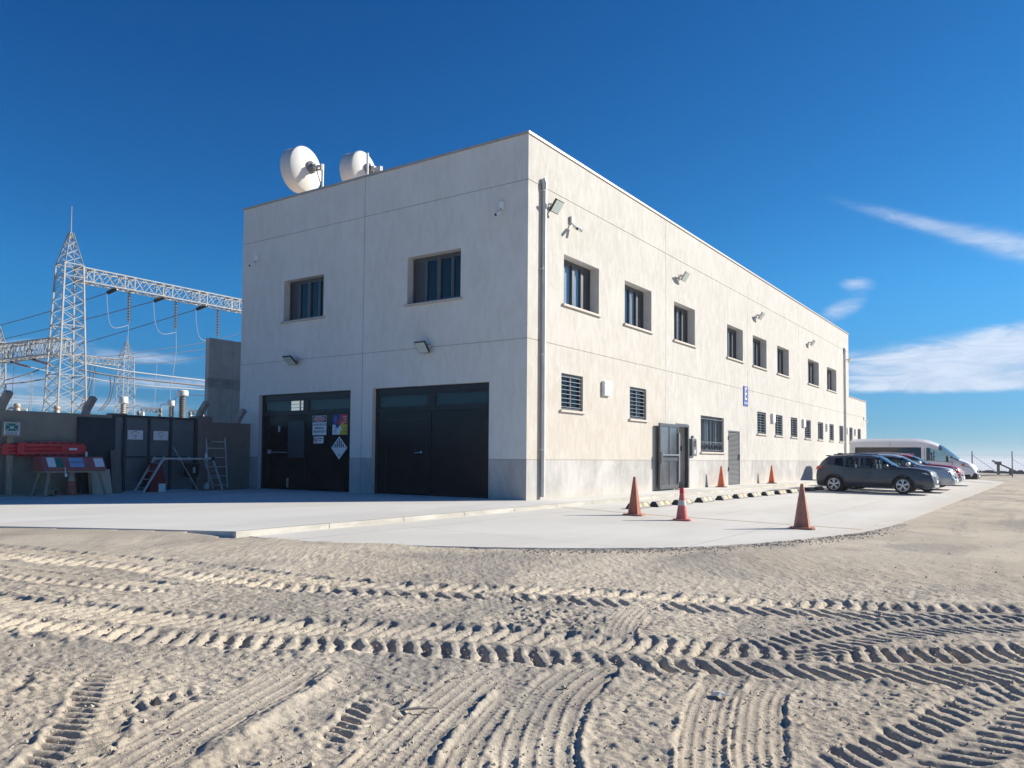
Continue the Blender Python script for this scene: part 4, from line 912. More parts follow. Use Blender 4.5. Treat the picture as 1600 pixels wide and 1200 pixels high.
# silver and red SUVs ------------------------------------------
tall_st = [(0.00, .34, .66, .70, .74, .62, .64, .60, .55), (.06, .28, .82, .88, .92, .74, .72, .66, .6), (.2, .26, .92, 1.16, 1.2, .77, .755, .64, .58), (.36, .25, .93, 1.26, 1.335, .785, .76, .62, .57), (.8, .25, .925, 1.29, 1.375, .79, .765, .62, .57), (1.5, .24, .915, 1.30, 1.385, .79, .765, .62, .57), (2.1, .24, .90, 1.28, 1.365, .79, .765, .62, .57), (2.4, .24, .90, 1.22, 1.30, .79, .76, .63, .57), (2.75, .24, .90, 1.05, 1.12, .79, .755, .66, .6), (3.05, .24, .90, .945, .985, .79, .75, .70, .64), (3.4, .25, .875, .91, .95, .79, .745, .7, .64), (3.78, .26, .835, .865, .91, .78, .73, .68, .60), (4.0, .27, .775, .81, .855, .75, .70, .65, .57), (4.12, .29, .66, .70, .74, .71, .65, .60, .52), (4.18, .34, .46, .5, .53, .6, .55, .5, .45)]
tall_gl = [('side_window', .5, .95, (6,)), ('side_window', 1.03, 1.72, (6,)), ('side_window', 1.8, 2.86, (6,)), ('windscreen', 2.42, 3.03, (7, 8, 9)), ('rear_window', .08, .33, (8, 9))]
def tall_extras(paint, bump):
    def f(t, sw, seam, Lr):
        seats(t, [(-.33, 2.2), (.33, 2.2), (-.33, 1.3), (.33, 1.3)], .5, 1.2)
        m = MB(); m.box((-.6, -3.3, .35), (.6, -.5, .52)); m.build('cabin_floor', 'trim', t)
        for l in (1.76, 2.8): seam(l, .34, .9)
        for sd in (-1, 1):
            m = MB(); m.prism([(sd*.765, -3.72, .80), (sd*.72, -3.98, .745), (sd*.5, -4.10, .70), (sd*.48, -4.05, .80), (sd*.68, -3.86, .85)], (sd*.02, -.03, .0)); m.build('headlight', 'head', t, None, .01)
            m = MB(); m.prism([(sd*.60, -4.12, .42), (sd*.72, -4.02, .46), (sd*.70, -4.03, .56), (sd*.56, -4.13, .52)], (sd*.012, -.02, 0)); m.build('fog_lamp', 'blackp', t)
            m = MB(); m.prism([(sd*.6, -.02, .78), (sd*.76, -.14, .8), (sd*.75, -.2, .98), (sd*.62, -.10, .98)], (sd*.02, .01, 0)); m.build('tail_light', 'tail', t, None, .008)
            m = MB(); m.tube([(sd*.57, -.5, 1.37), (sd*.57, -1.3, 1.425), (sd*.57, -2.3, 1.375)], .022, 6); m.build('roof_rail', 'alu', t)
        m = MB(); m.prism([(-.34, -4.19, .50), (.34, -4.19, .50), (.42, -4.13, .64), (.38, -4.07, .79), (-.38, -4.07, .79), (-.42, -4.13, .64)], (0, -.03, -.004)); g = m.build('grille', 'blackp', t, None, .01)
        m = MB()
        for k in range(2): m.tube([(-.37, -4.225, .57+.1*k), (.37, -4.225, .57+.1*k)], .016, 6)
        m.build('grille_bar', 'chrome', g)
        bits(t, 'bumper', bump, [((-.72, -4.205, .28), (.72, -3.95, .50)), ((-.60, -4.175, .50), (-.36, -4.02, .66)), ((.36, -4.175, .50), (.60, -4.02, .66))], .05); bits(t, 'number_plate', 'white', [((-.2, -4.225, .36), (.2, -4.205, .45))], .003)
        mirrorpart(t, .80, 2.70, 1.0, 'alu')
    return f
vehicle('parked_car', 'silver SUV with roof rails, parked just beyond the dark grey one', 'car', (17.85, -3.08, pz(-5)+.004), tall_st, 'cars', tall_gl, .79, (.78, 3.30), .30, tall_extras('cars', 'cars'), 'vehicles parked by the building')
vehicle('parked_car', 'red SUV with a silver front bumper, parked between the silver SUV and the van', 'car', (21.35, -3.02, pz(-5)+.03), tall_st, 'carr', tall_gl, .79, (.78, 3.30), .30, tall_extras('carr', 'cars'), 'vehicles parked by the building').scale = (1, 1, 1.015)

# white van ----------------------------------------------------
van_st = [(0.0, .30, 1.15, 1.78, 2.14, .80, .80, .76, .66), (.06, .27, 1.15, 1.78, 2.19, .85, .85, .80, .70), (.4, .26, 1.15, 1.78, 2.21, .87, .87, .81, .72), (1.7, .26, 1.15, 1.78, 2.22, .87, .87, .81, .72), (2.9, .26, 1.15, 1.78, 2.21, .87, .87, .81, .72), (3.35, .26, 1.14, 1.77, 2.17, .87, .865, .80, .70), (3.75, .26, 1.12, 1.72, 2.04, .87, .86, .79, .68), (4.15, .26, 1.10, 1.56, 1.83, .87, .85, .78, .67), (4.55, .26, 1.07, 1.27, 1.50, .87, .845, .78, .68), (4.9, .27, 1.03, 1.10, 1.20, .865, .83, .77, .70), (5.2, .28, .96, 1.0, 1.07, .85, .80, .74, .66), (5.42, .3, .84, .88, .95, .80, .74, .68, .58), (5.55, .32, .66, .72, .78, .72, .66, .6, .5), (5.6, .36, .52, .56, .6, .64, .58, .52, .45)]
van_gl = [('tinted_window', .28, 3.28, (6,)), ('side_window', 3.5, 4.52, (6,)), ('windscreen', 4.02, 4.86, (7, 8, 9)), ]
def van_extras(t, sw, seam, Lr):
    seats(t, [(-.4, 3.6), (.4, 3.6)], .7, 1.55)
    m = MB(); m.box((-.75, -4.4, .4), (.75, -.3, .6)); m.build('cabin_floor', 'trim', t)
    for l in (3.42, 4.6): seam(l, .36, 1.12)
    seam(3.42, 1.15, 1.74); seam(1.9, 1.8, 2.0)
    for sd in (-1, 1):
        m = MB(); m.prism([(sd*.84, -5.02, .84), (sd*.79, -5.32, .80), (sd*.62, -5.5, .70), (sd*.62, -5.44, .84), (sd*.76, -5.22, .96)], (sd*.02, -.02, .01)); m.build('headlight', 'head', t, None, .012)
        m = MB(); m.prism([(sd*.853, -4.95, .92), (sd*.842, -5.08, .86), (sd*.82, -5.14, .96), (sd*.82, -5.02, 1.0)], (sd*.02, -.005, .004)); m.build('indicator', 'amber', t, None, .006)
        m = MB(); m.prism([(sd*.64, -5.50, .40), (sd*.76, -5.42, .42), (sd*.75, -5.43, .52), (sd*.6, -5.53, .52)], (sd*.01, -.02, 0)); m.build('fog_lamp', 'bars', t)
        bits(t, 'tail_light', 'tail', [((sd*.80, .01, .9), (sd*.86, -.06, 1.3))], .01)
        m = MB(); m.prism([(sd*.872, -2.6, .3), (sd*.872, -3.6, .3), (sd*.872, -3.6, .42), (sd*.872, -2.6, .42)], (sd*.01, 0, 0)); m.build('sill_cladding', 'trim', t)
    bits(t, 'bumper', 'trim', [((-.79, -5.635, .26), (.79, -5.2, .56)), ((-.885, -5.35, .26), (.885, -4.98, .50))], .06); bits(t, 'grille', 'trim', [((-.42, -5.62, .57), (.42, -5.5, .68))], .02)
    bits(t, 'number_plate', 'white', [((-.2, -5.655, .36), (.2, -5.637, .45))], .003)
    for sd in (-1, 1):
        m = MB(); m.box((sd*.88, -4.46, 1.06), (sd*1.06, -4.36, 1.36)); m.bar((sd*.8, -4.4, 1.12), (sd*.95, -4.4, 1.12), .06); m.build('mirror', 'trim', t, None, .03)
vehicle('passenger_van', 'white high roof passenger van with black side windows, parked farthest of the row', 'van', (28.2, -1.68, pz(-4)+.004), van_st, 'carw', van_gl, .87, (1.0, 4.55), .30, van_extras, 'vehicles parked by the building', arch=False)

# ------------------------------------------------------------------ boundary wall and what leans on it
t = thing('boundary_wall', 'brown rendered boundary wall in the shade left of the building', 'wall', (0, 10.2, 0))
m = MB(); m.box((-14.6, 0, -.1), (-4.33, .25, 2.03)); m.build('wall_panel', 'stuccob', t)
m = MB(); m.box((-4.33, .06, -.1), (-3.9, .3, 2.09)); m.build('gate_post', 'stuccob', t)
m = MB(); m.box((-1.84, -.06, -.1), (-1.385, .34, 2.13)); m.build('pillar', 'stuccop', t)
m = MB(); m.box((-1.385, .0, -.1), (-.003, .25, 1.975)); m.build('wall_panel', 'stuccop', t)
t = thing('sheet_metal_gate', 'grey blue sheet metal gate set in the brown boundary wall', 'gate', (0, 10.2, 0))
m = MB(); m.box((-4.32, .02, .03), (-1.85, .05, 2.05)); m.build('sheet', 'gate', t)
m = MB()
for x in (-4.28, -3.98, -3.30, -2.66, -1.9): m.box((x-.03, -.03, .03), (x+.03, .018, 2.05))
m.box((-4.3, -.028, 2.0), (-1.87, .018, 2.06)); m.box((-3.95, -.025, .915), (-1.9, .018, .96)); m.build('gate_frame', 'gatef', t)
m = MB(); m.tube([(-4.03, -.07, .04), (-4.03, -.07, 1.3), (-4.0, -.06, 2.0)], .024, 6); m.build('gate_pipe', 'gatef', t)
for i, (u, w) in enumerate(((0, 'concrete post arm at the left edge, on the boundary wall'), (133, 'leaning concrete post arm above the dark metal panel'), (311, 'leaning concrete post arm above the pillar beside the grey gate'), (370, 'leaning concrete post arm on the boundary wall against the building'))):
    p = ony(u, 645, 10.32); t = thing('post_arm', w, 'fence post', (p.x, 10.33, 1.95 if u == 370 else 2.02 if u < 300 else 2.1), 0, 'leaning concrete post arms on the wall')
    m = MB(); m.bar((0, 0, -.05), (.02, -.06, .16), .17, .13); m.bar((.015, -.05, .13), (.07, -.27, .44), .17, .13); m.build('arm', 'cpost', t, None, .012)
def leaning(name, label, cat, x0, x1, z0, z1, y0, y1, th, mat):
    m = MB(); m.add([(x0, y0, z0), (x1, y0, z0), (x1, y0+th, z0), (x0, y0+th, z0), (x0, y1, z1), (x1, y1, z1), (x1, y1+th, z1), (x0, y1+th, z1)], [(0, 3, 2, 1), (4, 5, 6, 7), (0, 1, 5, 4), (1, 2, 6, 5), (2, 3, 7, 6), (3, 0, 4, 7)])
    return tag(m.build(name, mat, None, None, .006), label, cat)
leaning('metal_panel', 'large dark blue metal panel leaning on the boundary wall', 'panel', -5.25, -4.35, .0, 1.95, 9.92, 10.12, .05, 'dpanel')
leaning('wooden_board', 'narrow grey board leaning upright beside the dark panel', 'board', -4.53, -4.27, 0, 1.11, 9.72, 9.86, .03, 'woodp')
leaning('plywood_sheet', 'cream square board leaning below the dark metal panel', 'board', -5.05, -4.55, 0, .62, 9.68, 9.84, .02, 'cream')
# papers on the gate
for i, (x, w) in enumerate(((-3.70, 'left white warning paper taped on the grey gate'), (-2.965, 'right white warning paper taped on the grey gate'))):
    t = thing('warning_paper', w, 'notice', (x, 10.2-.012-.02*(0), 1.53), 0, 'warning papers on the gate')
    m = MB(); m.box((-.21, 0, -.125), (.22, .003, .125)); m.build('sheet', 'paper', t)
    m = MB()
    if i == 0: pts = [(-.085+.0, -.003, .03)]+[(.1*math.cos(R(a)), -.003, .02+.075*math.sin(R(a))) for a in range(170, 9, -16)]
    else: pts = [(-.09, -.003, .02), (-.05, -.003, .075), (0, -.003, .10), (.05, -.003, .075), (.09, -.003, .02)]
    m.tube(pts, .006, 4); m.box((-.035, -.0025, -.035), (-.006, -.0005, -.012)); m.box((.012, -.0025, -.035), (.044, -.0005, -.012)); m.box((-.02, -.0025, -.085), (.03, -.0005, -.075)); m.build('printed_marks', 'ink', t)
# evacuation sign on a post
t = thing('evacuation_sign', 'green and white assembly point sign on a wooden post', 'sign', (-6.86, 10.0, 0))
m = MB(); m.box((-.065, -.04, 0), (.065, .04, 1.45)); m.build('post', 'wood', t, None, .008)
m = MB(); m.box((-.6, -.08, 0), (.42, .10, .05)); m.build('foot', 'wood', t)
m = MB(); m.box((-.2, -.07, 1.40), (.2, -.042, 1.75)); m.build('sign_board', 'wood', t)
m = MB(); m.box((-.165, -.076, 1.43), (.165, -.0705, 1.725)); m.build('sign_plate', 'paper', t)
m = MB(); m.box((-.14, -.0785, 1.53), (.14, -.0765, 1.71)); m.build('green_field', 'green', t)
m = MB()
for sx, sz in ((-1, -1), (1, -1), (1, 1), (-1, 1)):
    c = Vector((sx*.085, -.0802, 1.62+sz*.055)); m.prism([c+Vector((sx*.035, 0, sz*.02)), c+Vector((sx*.035, 0, -sz*.012)), c+Vector((-sx*.0, 0, sz*.02))], (0, .0014, 0)); m.bar(c+Vector((-sx*.02, 0, -sz*.014)), c+Vector((sx*.02, 0, sz*.012)), .010, .002, (0, 1, 0))
for dx in (-.03, 0, .03): m.lathe([(.012, 0), (.012, .0014)], (dx, -.0788, 1.645-.01*abs(dx)/.03), (0, -1, 0), 10); m.box((dx-.012, -.0802, 1.585), (dx+.012, -.0788, 1.63))
m.build('people_symbol', 'paper', t)
for k, s_ in enumerate(('ZONA DE', 'SEGURIDAD')): text('lettering', s_, .055, 'ink', (0, -.0785, 1.495-.045*k), (1, 0, 0), (0, 0, 1), t)
# red lockbox on trestle legs
t = thing('emergency_box_stand', 'dusty red emergency box on wooden trestle legs with white labels', 'box stand', (-5.72, 9.55, 0))
m = MB(); m.prism([(-.74, -.34, .60), (-.74, .2, .60), (-.74, .2, .93), (-.74, -.16, .94), (-.74, -.34, .66)], (1.48, 0, 0)); b = m.build('box', 'redbox', t, None, .012)
m = MB(); m.box((-.7, -.36, .555), (.7, .2, .598)); m.build('rail', 'wood', t)
for sx in (-1, 1):
    for y0, y1 in ((-.28, -.40), (.16, .28)):
        m = MB(); m.bar((sx*.58, y0, .56), (sx*.70, y1, 0), .06, .05); m.build('leg', 'wood', t)
def slope(a, b, s0, s1, mat, name):
    p0 = Vector((0, -.34, .66)); d = Vector((0, .18, .28)); n = Vector((0, -.28, .18)).normalized()*.004
    m = MB(); m.add([p0+d*s0+n+Vector((a, 0, 0)), p0+d*s0+n+Vector((b, 0, 0)), p0+d*s1+n+Vector((b, 0, 0)), p0+d*s1+n+Vector((a, 0, 0))], [(0, 1, 2, 3)]); return m.build(name, mat, t)
slope(-.62, -.44, .1, .9, 'paper', 'label_sheet'); slope(-.43, -.28, .1, .85, 'green', 'label_sheet'); slope(-.12, .22, .1, .88, 'softb', 'label_sheet'); slope(-.10, .20, .42, .62, 'paper', 'label_sheet'); slope(.48, .71, .1, .85, 'paper', 'label_sheet')
m = MB(); m.tube([(-.26, -.35, .68), (-.25, -.36, .55), (-.24, -.36, .46)], .012, 5); m.box((-.27, -.38, .46), (-.21, -.34, .53)); m.build('padlock', 'alu', t)
# spinal boards lying on edge behind the stand
def spineboard(label, x0, x1, y, zc, h, mat):
    t = thing('spine_board', label, 'stretcher', (x0, y, zc), 0, 'red rescue boards stacked on the box stand')
    L_ = x1-x0; out = [(.0, -.11), (.06, -.16), (.3, -.17), (L_*.55, -.2), (L_-.2, -.185), (L_-.05, -.15), (L_, -.06), (L_, .08), (L_-.06, .15), (L_-.25, .19), (L_*.55, .2), (.3, .175), (.06, .165), (0, .11)]
    m = MB(); m.prism([(x, 0, z*h/.4) for x, z in out], (0, .055, 0)); b = m.build('board', mat, t, None, .02)
    m = MB()
    for k in range(7):
        for s in (-1, 1):
            x = .18+k*(L_-.45)/6; m.box((x, -.0035, s*.145*h/.4-.016), (x+.13, .004, s*.145*h/.4+.016))
    m.build('hand_holes', 'blackp', b)
    m = MB(); m.tube([(.15, -.005, .03), (L_*.62, -.005, .045)], .022, 6); m.tube([(.15, -.005, -.05), (L_*.62, -.005, -.035)], .022, 6); m.box((L_*.66, -.012, -.045), (L_-.16, .0, .055)); m.build('moulded_rib', mat, b, 60)
    m = MB(); m.box((L_*.73, -.018, -.02), (L_*.85, -.0125, .03)); m.build('label_sheet', 'paper', b); return t
spineboard('front red rescue spine board lying on edge behind the red box', -6.75, -5.15, 9.86, 1.12, .38, 'redb')
spineboard('rear red rescue spine board poking out left behind the sign post', -7.05, -5.45, 9.95, 1.10, .36, 'redb')
t = thing('water_bottle', 'small pale bottle standing on the right end of the red box', 'bottle', (-5.22, 9.72, .942)); m = MB(); m.lathe([(.03, 0), (.032, .08), (.014, .11), (.014, .13)], n=12); m.build('body', 'white', t, 40); m = MB(); m.lathe([(.016, .131), (.016, .15)], n=10); m.build('cap', 'trim', t)
t = thing('pipe_offcut', 'short dark pipe offcut lying on the slab under the red box', 'pipe', (-6.15, 9.45, .09)); m = MB(); m.lathe([(.09, -.15), (.09, .15), (.07, .15), (.065, -.1), (.0, -.1)], axis=(.25, -1, 0), n=18, caps=False); m.build('tube', 'wood', t, 40)
# folding ladder set up as a trestle
t = thing('folding_ladder', 'aluminium folding ladder set up as a low trestle before the gate', 'ladder', (0, 9.75, 0), 0, 'ladders by the gate')
def ladder(t, p, q, off, nr, rail=.05, mat='alu', name='ladder_section'):
    p, q, off = Vector(p), Vector(q), Vector(off); m = MB()
    m.bar(p, q, rail, .03, off); m.bar(p+off, q+off, rail, .03, off)
    for k in range(nr): f = (k+.5)/nr; c = p+(q-p)*f; m.bar(c, c+off, .028)
    return m.build(name, mat, t)
ladder(t, (-3.86, -.30, .02), (-3.32, -.28, .89), (0, .42, .0), 4); ladder(t, (-3.3, -.28, .9), (-1.82, -.28, .9), (0, .42, 0), 6); ladder(t, (-1.8, -.28, .89), (-1.46, -.28, .02), (0, .42, 0), 4)
for x in (-3.31, -2.56, -1.81):
    m = MB(); m.lathe([(.05, 0), (.05, .06)], (x, -.33, .9), (0, 1, 0), 12); m.lathe([(.05, 0), (.05, .06)], (x, .12, .9), (0, 1, 0), 12); m.build('hinge', 'lampw' if x != -1.81 else 'trim', t, 40)
t = thing('straight_ladder', 'thin straight ladder leaning upright against the brown wall', 'ladder', (0, 9.9, 0), 0, 'ladders by the gate')
m = MB(); p0, p1 = Vector((-1.50, .16, .02)), Vector((-1.57, .26, 1.52)); q0, q1 = Vector((-.88, .16, .02)), Vector((-.93, .26, 1.52)); m.bar(p0, p1, .035, .035); m.bar(q0, q1, .035, .035); m.build('rails', 'steel', t)
for f in (.07, .25, .43, .61, .79, .92):
    m = MB(); a, b = p0+(p1-p0)*f, q0+(q1-q0)*f; m.bar(a, b, .024); m.build('rung', 'steel', t)
t = thing('wooden_batten', 'long batten lying on the slab along the foot of the wall', 'batten', (-1.3, 9.62, .02)); m = MB(); m.box((-.72, -.04, -.018), (.75, .04, .022)); m.build('plank', 'woodp', t)
t = thing('extinguisher_box', 'dark red slanted extinguisher box under the ladder trestle', 'box', (-3.3, 9.9, 0))
m = MB(); m.prism([(-.2, -.16, 0), (.24, -.16, 0), (.24, -.16, .3), (.12, -.16, .76), (-.14, -.16, .78), (-.2, -.16, .4)], (0, .3, 0)); m.build('case', 'redd', t, None, .012)
m = MB(); m.box((.04, -.167, .0), (.24, -.161, .22)); m.build('label_sheet', 'paper', t)
t = thing('equipment_bag', 'black equipment bag hung under the ladder trestle', 'bag', (-2.25, 9.8, .36)); m = MB(); m.prism([(-.18, -.1, .06), (-.12, -.1, 0), (.12, -.1, 0), (.19, -.1, .1), (.2, -.1, .4), (-.2, -.1, .42)], (0, .2, 0)); m.build('bag_body', 'blackp', t, None, .04); m = MB(); m.box((-.02, -.115, .14), (.05, -.1015, .3)); m.build('tag', 'lampw', t)
m = MB(); m.tube([(-2.27, 9.42, .0), (-2.76, 9.9, 1.22)], .016, 6); tag(m.build('pole', 'wirel'), 'thin pale pole leaning diagonally across the ladder trestle', 'pole')
t = thing('spray_bottle', 'small white bottle standing on the right end of the ladder trestle', 'bottle', (-1.93, 9.6, .918)); m = MB(); m.lathe([(.035, 0), (.037, .09), (.015, .12), (.015, .16)], n=12); m.build('body', 'white', t, 40); m = MB(); m.box((-.02, -.05, .161), (.02, .02, .19)); m.build('nozzle', 'lampw', t)
t = thing('water_jug', 'pale jug on the slab at the foot of the ladder trestle', 'jug', (-1.83, 9.7, 0)); m = MB(); m.lathe([(.08, 0), (.085, .13), (.03, .2), (.03, .23)], n=14); m.build('body', 'lampw', t, 40); m = MB(); m.lathe([(.034, .231), (.034, .26)], n=12); m.build('cap', 'trim', t)

# ------------------------------------------------------------------ concrete block behind the wall
p = ony(325, 531, 14.); q = ony(372, 528, 14.)
t = thing('concrete_firewall', 'tall raw concrete wall block standing behind the boundary wall', 'wall', (p.x+.46, 14.6, 0))
m = MB(); zt = q.z-.04; m.box((0, 0, -.1), (3.2, .2, 3.42)); m.box((0, 0, 3.78), (3.2, .2, zt)); m.build('wall_panel', 'cblock', t); m = MB(); m.box((.002, .004, 3.42), (3.19, .196, 3.78)); m.build('casting_band', 'cband', t)
m = MB()
for r in range(5):
    for k in range(8): m.lathe([(.02, 0), (.02, .004)], (.25+k*.37, 0, 2.4+.5*r+(.35 if r > 1 else 0)), (0, -1, 0), 8)
for k in range(1, 6): m.box((.5*k, -.003, 2.0), (.5*k+.012, 0, 3.40)); m.box((.5*k, -.003, 3.8), (.5*k+.012, 0, zt-.1))
m.build('formwork_marks', 'cband', t)

# ------------------------------------------------------------------ substation
def lattice(t, base, half0, half1, z0, z1, npan, lw, bw, name='lattice_body'):
    """four-legged tapered lattice between z0 and z1"""
    bx, by = base
    def cor(z, i): f = (z-z0)/(z1-z0); h = half0+(half1-half0)*f; return Vector((bx+(h if i in (1, 2) else -h), by+(h if i in (2, 3) else -h), z))
    for i in range(4):
        m = MB(); m.bar(cor(z0, i), cor(z1, i), lw); m.build('leg', 'lat', t)
    m = MB()
    for k in range(npan):
        a, b = z0+(z1-z0)*k/npan, z0+(z1-z0)*(k+1)/npan
        for i in range(4):
            j = (i+1) % 4
            m.bar(cor(a, i), cor(b, j), bw); m.bar(cor(a, j), cor(b, i), bw)
            if k % 4 == 0: m.bar(cor(a, i), cor(a, j), bw*1.3)
    for i in range(4): m.bar(cor(z1, i), cor(z1, (i+1) % 4), bw*1.4)
    m.build(name, 'lat', t)
def tower(label, base, zs, h0, h1, ztop, zrod, npan=24):
    t = thing('lattice_tower', label, 'lattice tower', (0, 0, 0), 0, 'lattice towers of the substation')
    lattice(t, base, h0, h1, -.3, zs, npan, .085, .032)
    lattice(t, base, h1*.97, .1, zs+.02, ztop, 4, .06, .028, 'peak')
    m = MB(); m.tube([(*base, ztop-.1), (*base, zrod)], [.04, .02], 6); m.build('lightning_rod', 'lat', t)
    return t
def truss(label, p, q, hh, hw, npan):
    t = thing('lattice_beam', label, 'lattice beam', (0, 0, 0), 0, 'lattice beams of the substation')
    p, q = Vector(p), Vector(q); d = (q-p).normalized(); s = Vector((0, 0, 1)).cross(d).normalized()*hw; u = Vector((0, 0, hh)); cs = (s+u, -s+u, -s-u, s-u)
    for c in cs:
        m = MB(); m.bar(p+c, q+c, .07); m.build('chord', 'lat', t)
    m = MB()
    for k in range(npan):
        a, b = p+(q-p)*(k/npan), p+(q-p)*((k+1)/npan)
        for i in range(4):
            c, e = cs[i], cs[(i+1) % 4]; m.bar(a+c, b+e, .031); m.bar(a+e, b+c, .031)
            if k % 4 in (0, 1): m.bar(a+c, a+e, .06)
    m.build('bracing', 'lat', t); return t
MBASE = (8.78, 39.75)
tower('tall main lattice tower with a pointed peak and lightning rod', MBASE, 12.7, .98, .56, 14.7, 16.4, 17)
truss('high lattice beam running right from the main tower to the building', (MBASE[0]+.6, MBASE[1], 12.22), (23.5, MBASE[1], 12.17), .42, .42, 21)
yb = 49.1
truss('low dark lattice beam running left behind the main tower', (MBASE[0], MBASE[1]+.65, 7.68), (MBASE[0], yb+2, 7.84), .5, .5, 16)
tower('lattice tower at the left edge of the picture', (MBASE[0], 49.4), 8.6, .60, .38, 9.75, 10.6, 11)
T2 = (36.1, 81.8)
tower('small far lattice tower seen between the main tower and the building', T2, 12.9, .95, .6, 14.55, 15.3, 15)
truss('far lattice beam between the main tower and the far small tower', (29.5, T2[1], 12.0), (T2[0]-.6, T2[1], 12.0), .38, .42, 11)

def insulator(label, p, q, r, n, mat, name='insulator_string'):
    p, q = Vector(p), Vector(q); d = q-p; L_ = d.length; prof = [(.03, 0)]
    for k in range(n):
        a = .06+(.88*k)/n; b = a+.88/n*.5; prof += [(.04, a*L_), (r, (a+.014)*L_), (r*.85, (a*.55+b*.45)*L_), (.04, b*L_)]
    prof += [(.03, L_)]
    m = MB(); m.lathe(prof, p, d, 12); return tag(m.build(name, mat, None, 50), label, 'insulator', 'insulators of the substation')
VI = [((202, 455), (201, 506)), ((275, 468), (274, 517)), ((340.5, 482), (340, 530))]
SI = [((185, 450), (167, 458)), ((260, 463), (240, 471)), ((325, 476), (306, 484))]
nm = ['first', 'second', 'third']; ym = MBASE[1]
for i in range(3):
    a, b = [ony(*v, ym) for v in VI[i]]; insulator(f'{nm[i]} vertical insulator string from the tower along the high beam', a, b, .17, 10, 'insu')
    a = ony(*SI[i][0], ym); b = onx(*SI[i][1], a.x-.25); insulator(f'{nm[i]} slanting insulator string from the tower under the high beam', a, b, .13, 18, 'grey')
for i, (a, b) in enumerate((((14, 565), (48, 574)), ((48, 561), (84, 571)))):
    insulator(['left', 'right'][i]+' brown disc insulator string under the low dark beam', onx(*a, MBASE[0]+.3), onx(*b, MBASE[0]+1.4), .15, 12, 'insb')
def wire(label, pts, r=.028, mat='wire', name='cable'):
    P = resample([tuple(p) for p in pts], 8) if len(pts) > 2 else [Vector(p) for p in pts]
    m = MB(); m.tube([Vector(p) for p in P], r, 5); return tag(m.build(name, mat, None, 60), label, 'cable', 'overhead cables of the substation')
def sag(a, b, s=.3): a, b = Vector(a), Vector(b); return [a+(b-a)*f-Vector((0, 0, s*4*f*(1-f))) for f in (0, .25, .5, .75, 1)]
for i, (v0, v1) in enumerate((((0, 506), (167, 458)), ((0, 529), (240, 471)), ((0, 571), (306, 484)))):
    b = onx(*SI[i][1], ony(*SI[i][0], ym).x-.25); a = onx(v0[0], v0[1], b.x)
    a2 = b+(a-b)*1.35; wire(f'dark line conductor leaving leftwards from the {nm[i]} slanting insulator', sag(b, a2, .15), .03)
Jp = [[(167, 459), (168, 480), (171, 503), (178, 512), (190, 511), (200, 508)], [(240, 472), (242, 500), (247, 516), (256, 522), (266, 521), (274, 519)], [(306, 484), (307, 505), (311, 525), (319, 532), (330, 533), (340, 530)]]
for i in range(3): wire(f'looped jumper cable hanging at the {nm[i]} vertical insulator', [ony(*q, ym-.1) for q in Jp[i]], .02, 'wirel')
D_ = {'white dropper from the first vertical insulator down behind the far tower': (ym, [(201, 507), (200, 530), (201, 560), (200, 600), (196, 622)]), 'long curved white dropper from the second vertical insulator': (ym-5, [(275, 518), (275, 550), (271, 580), (267, 605), (266, 626)]), }
for w, (y, q) in D_.items(): wire(w, [ony(*k, y) for k in q], .02, 'wirel')
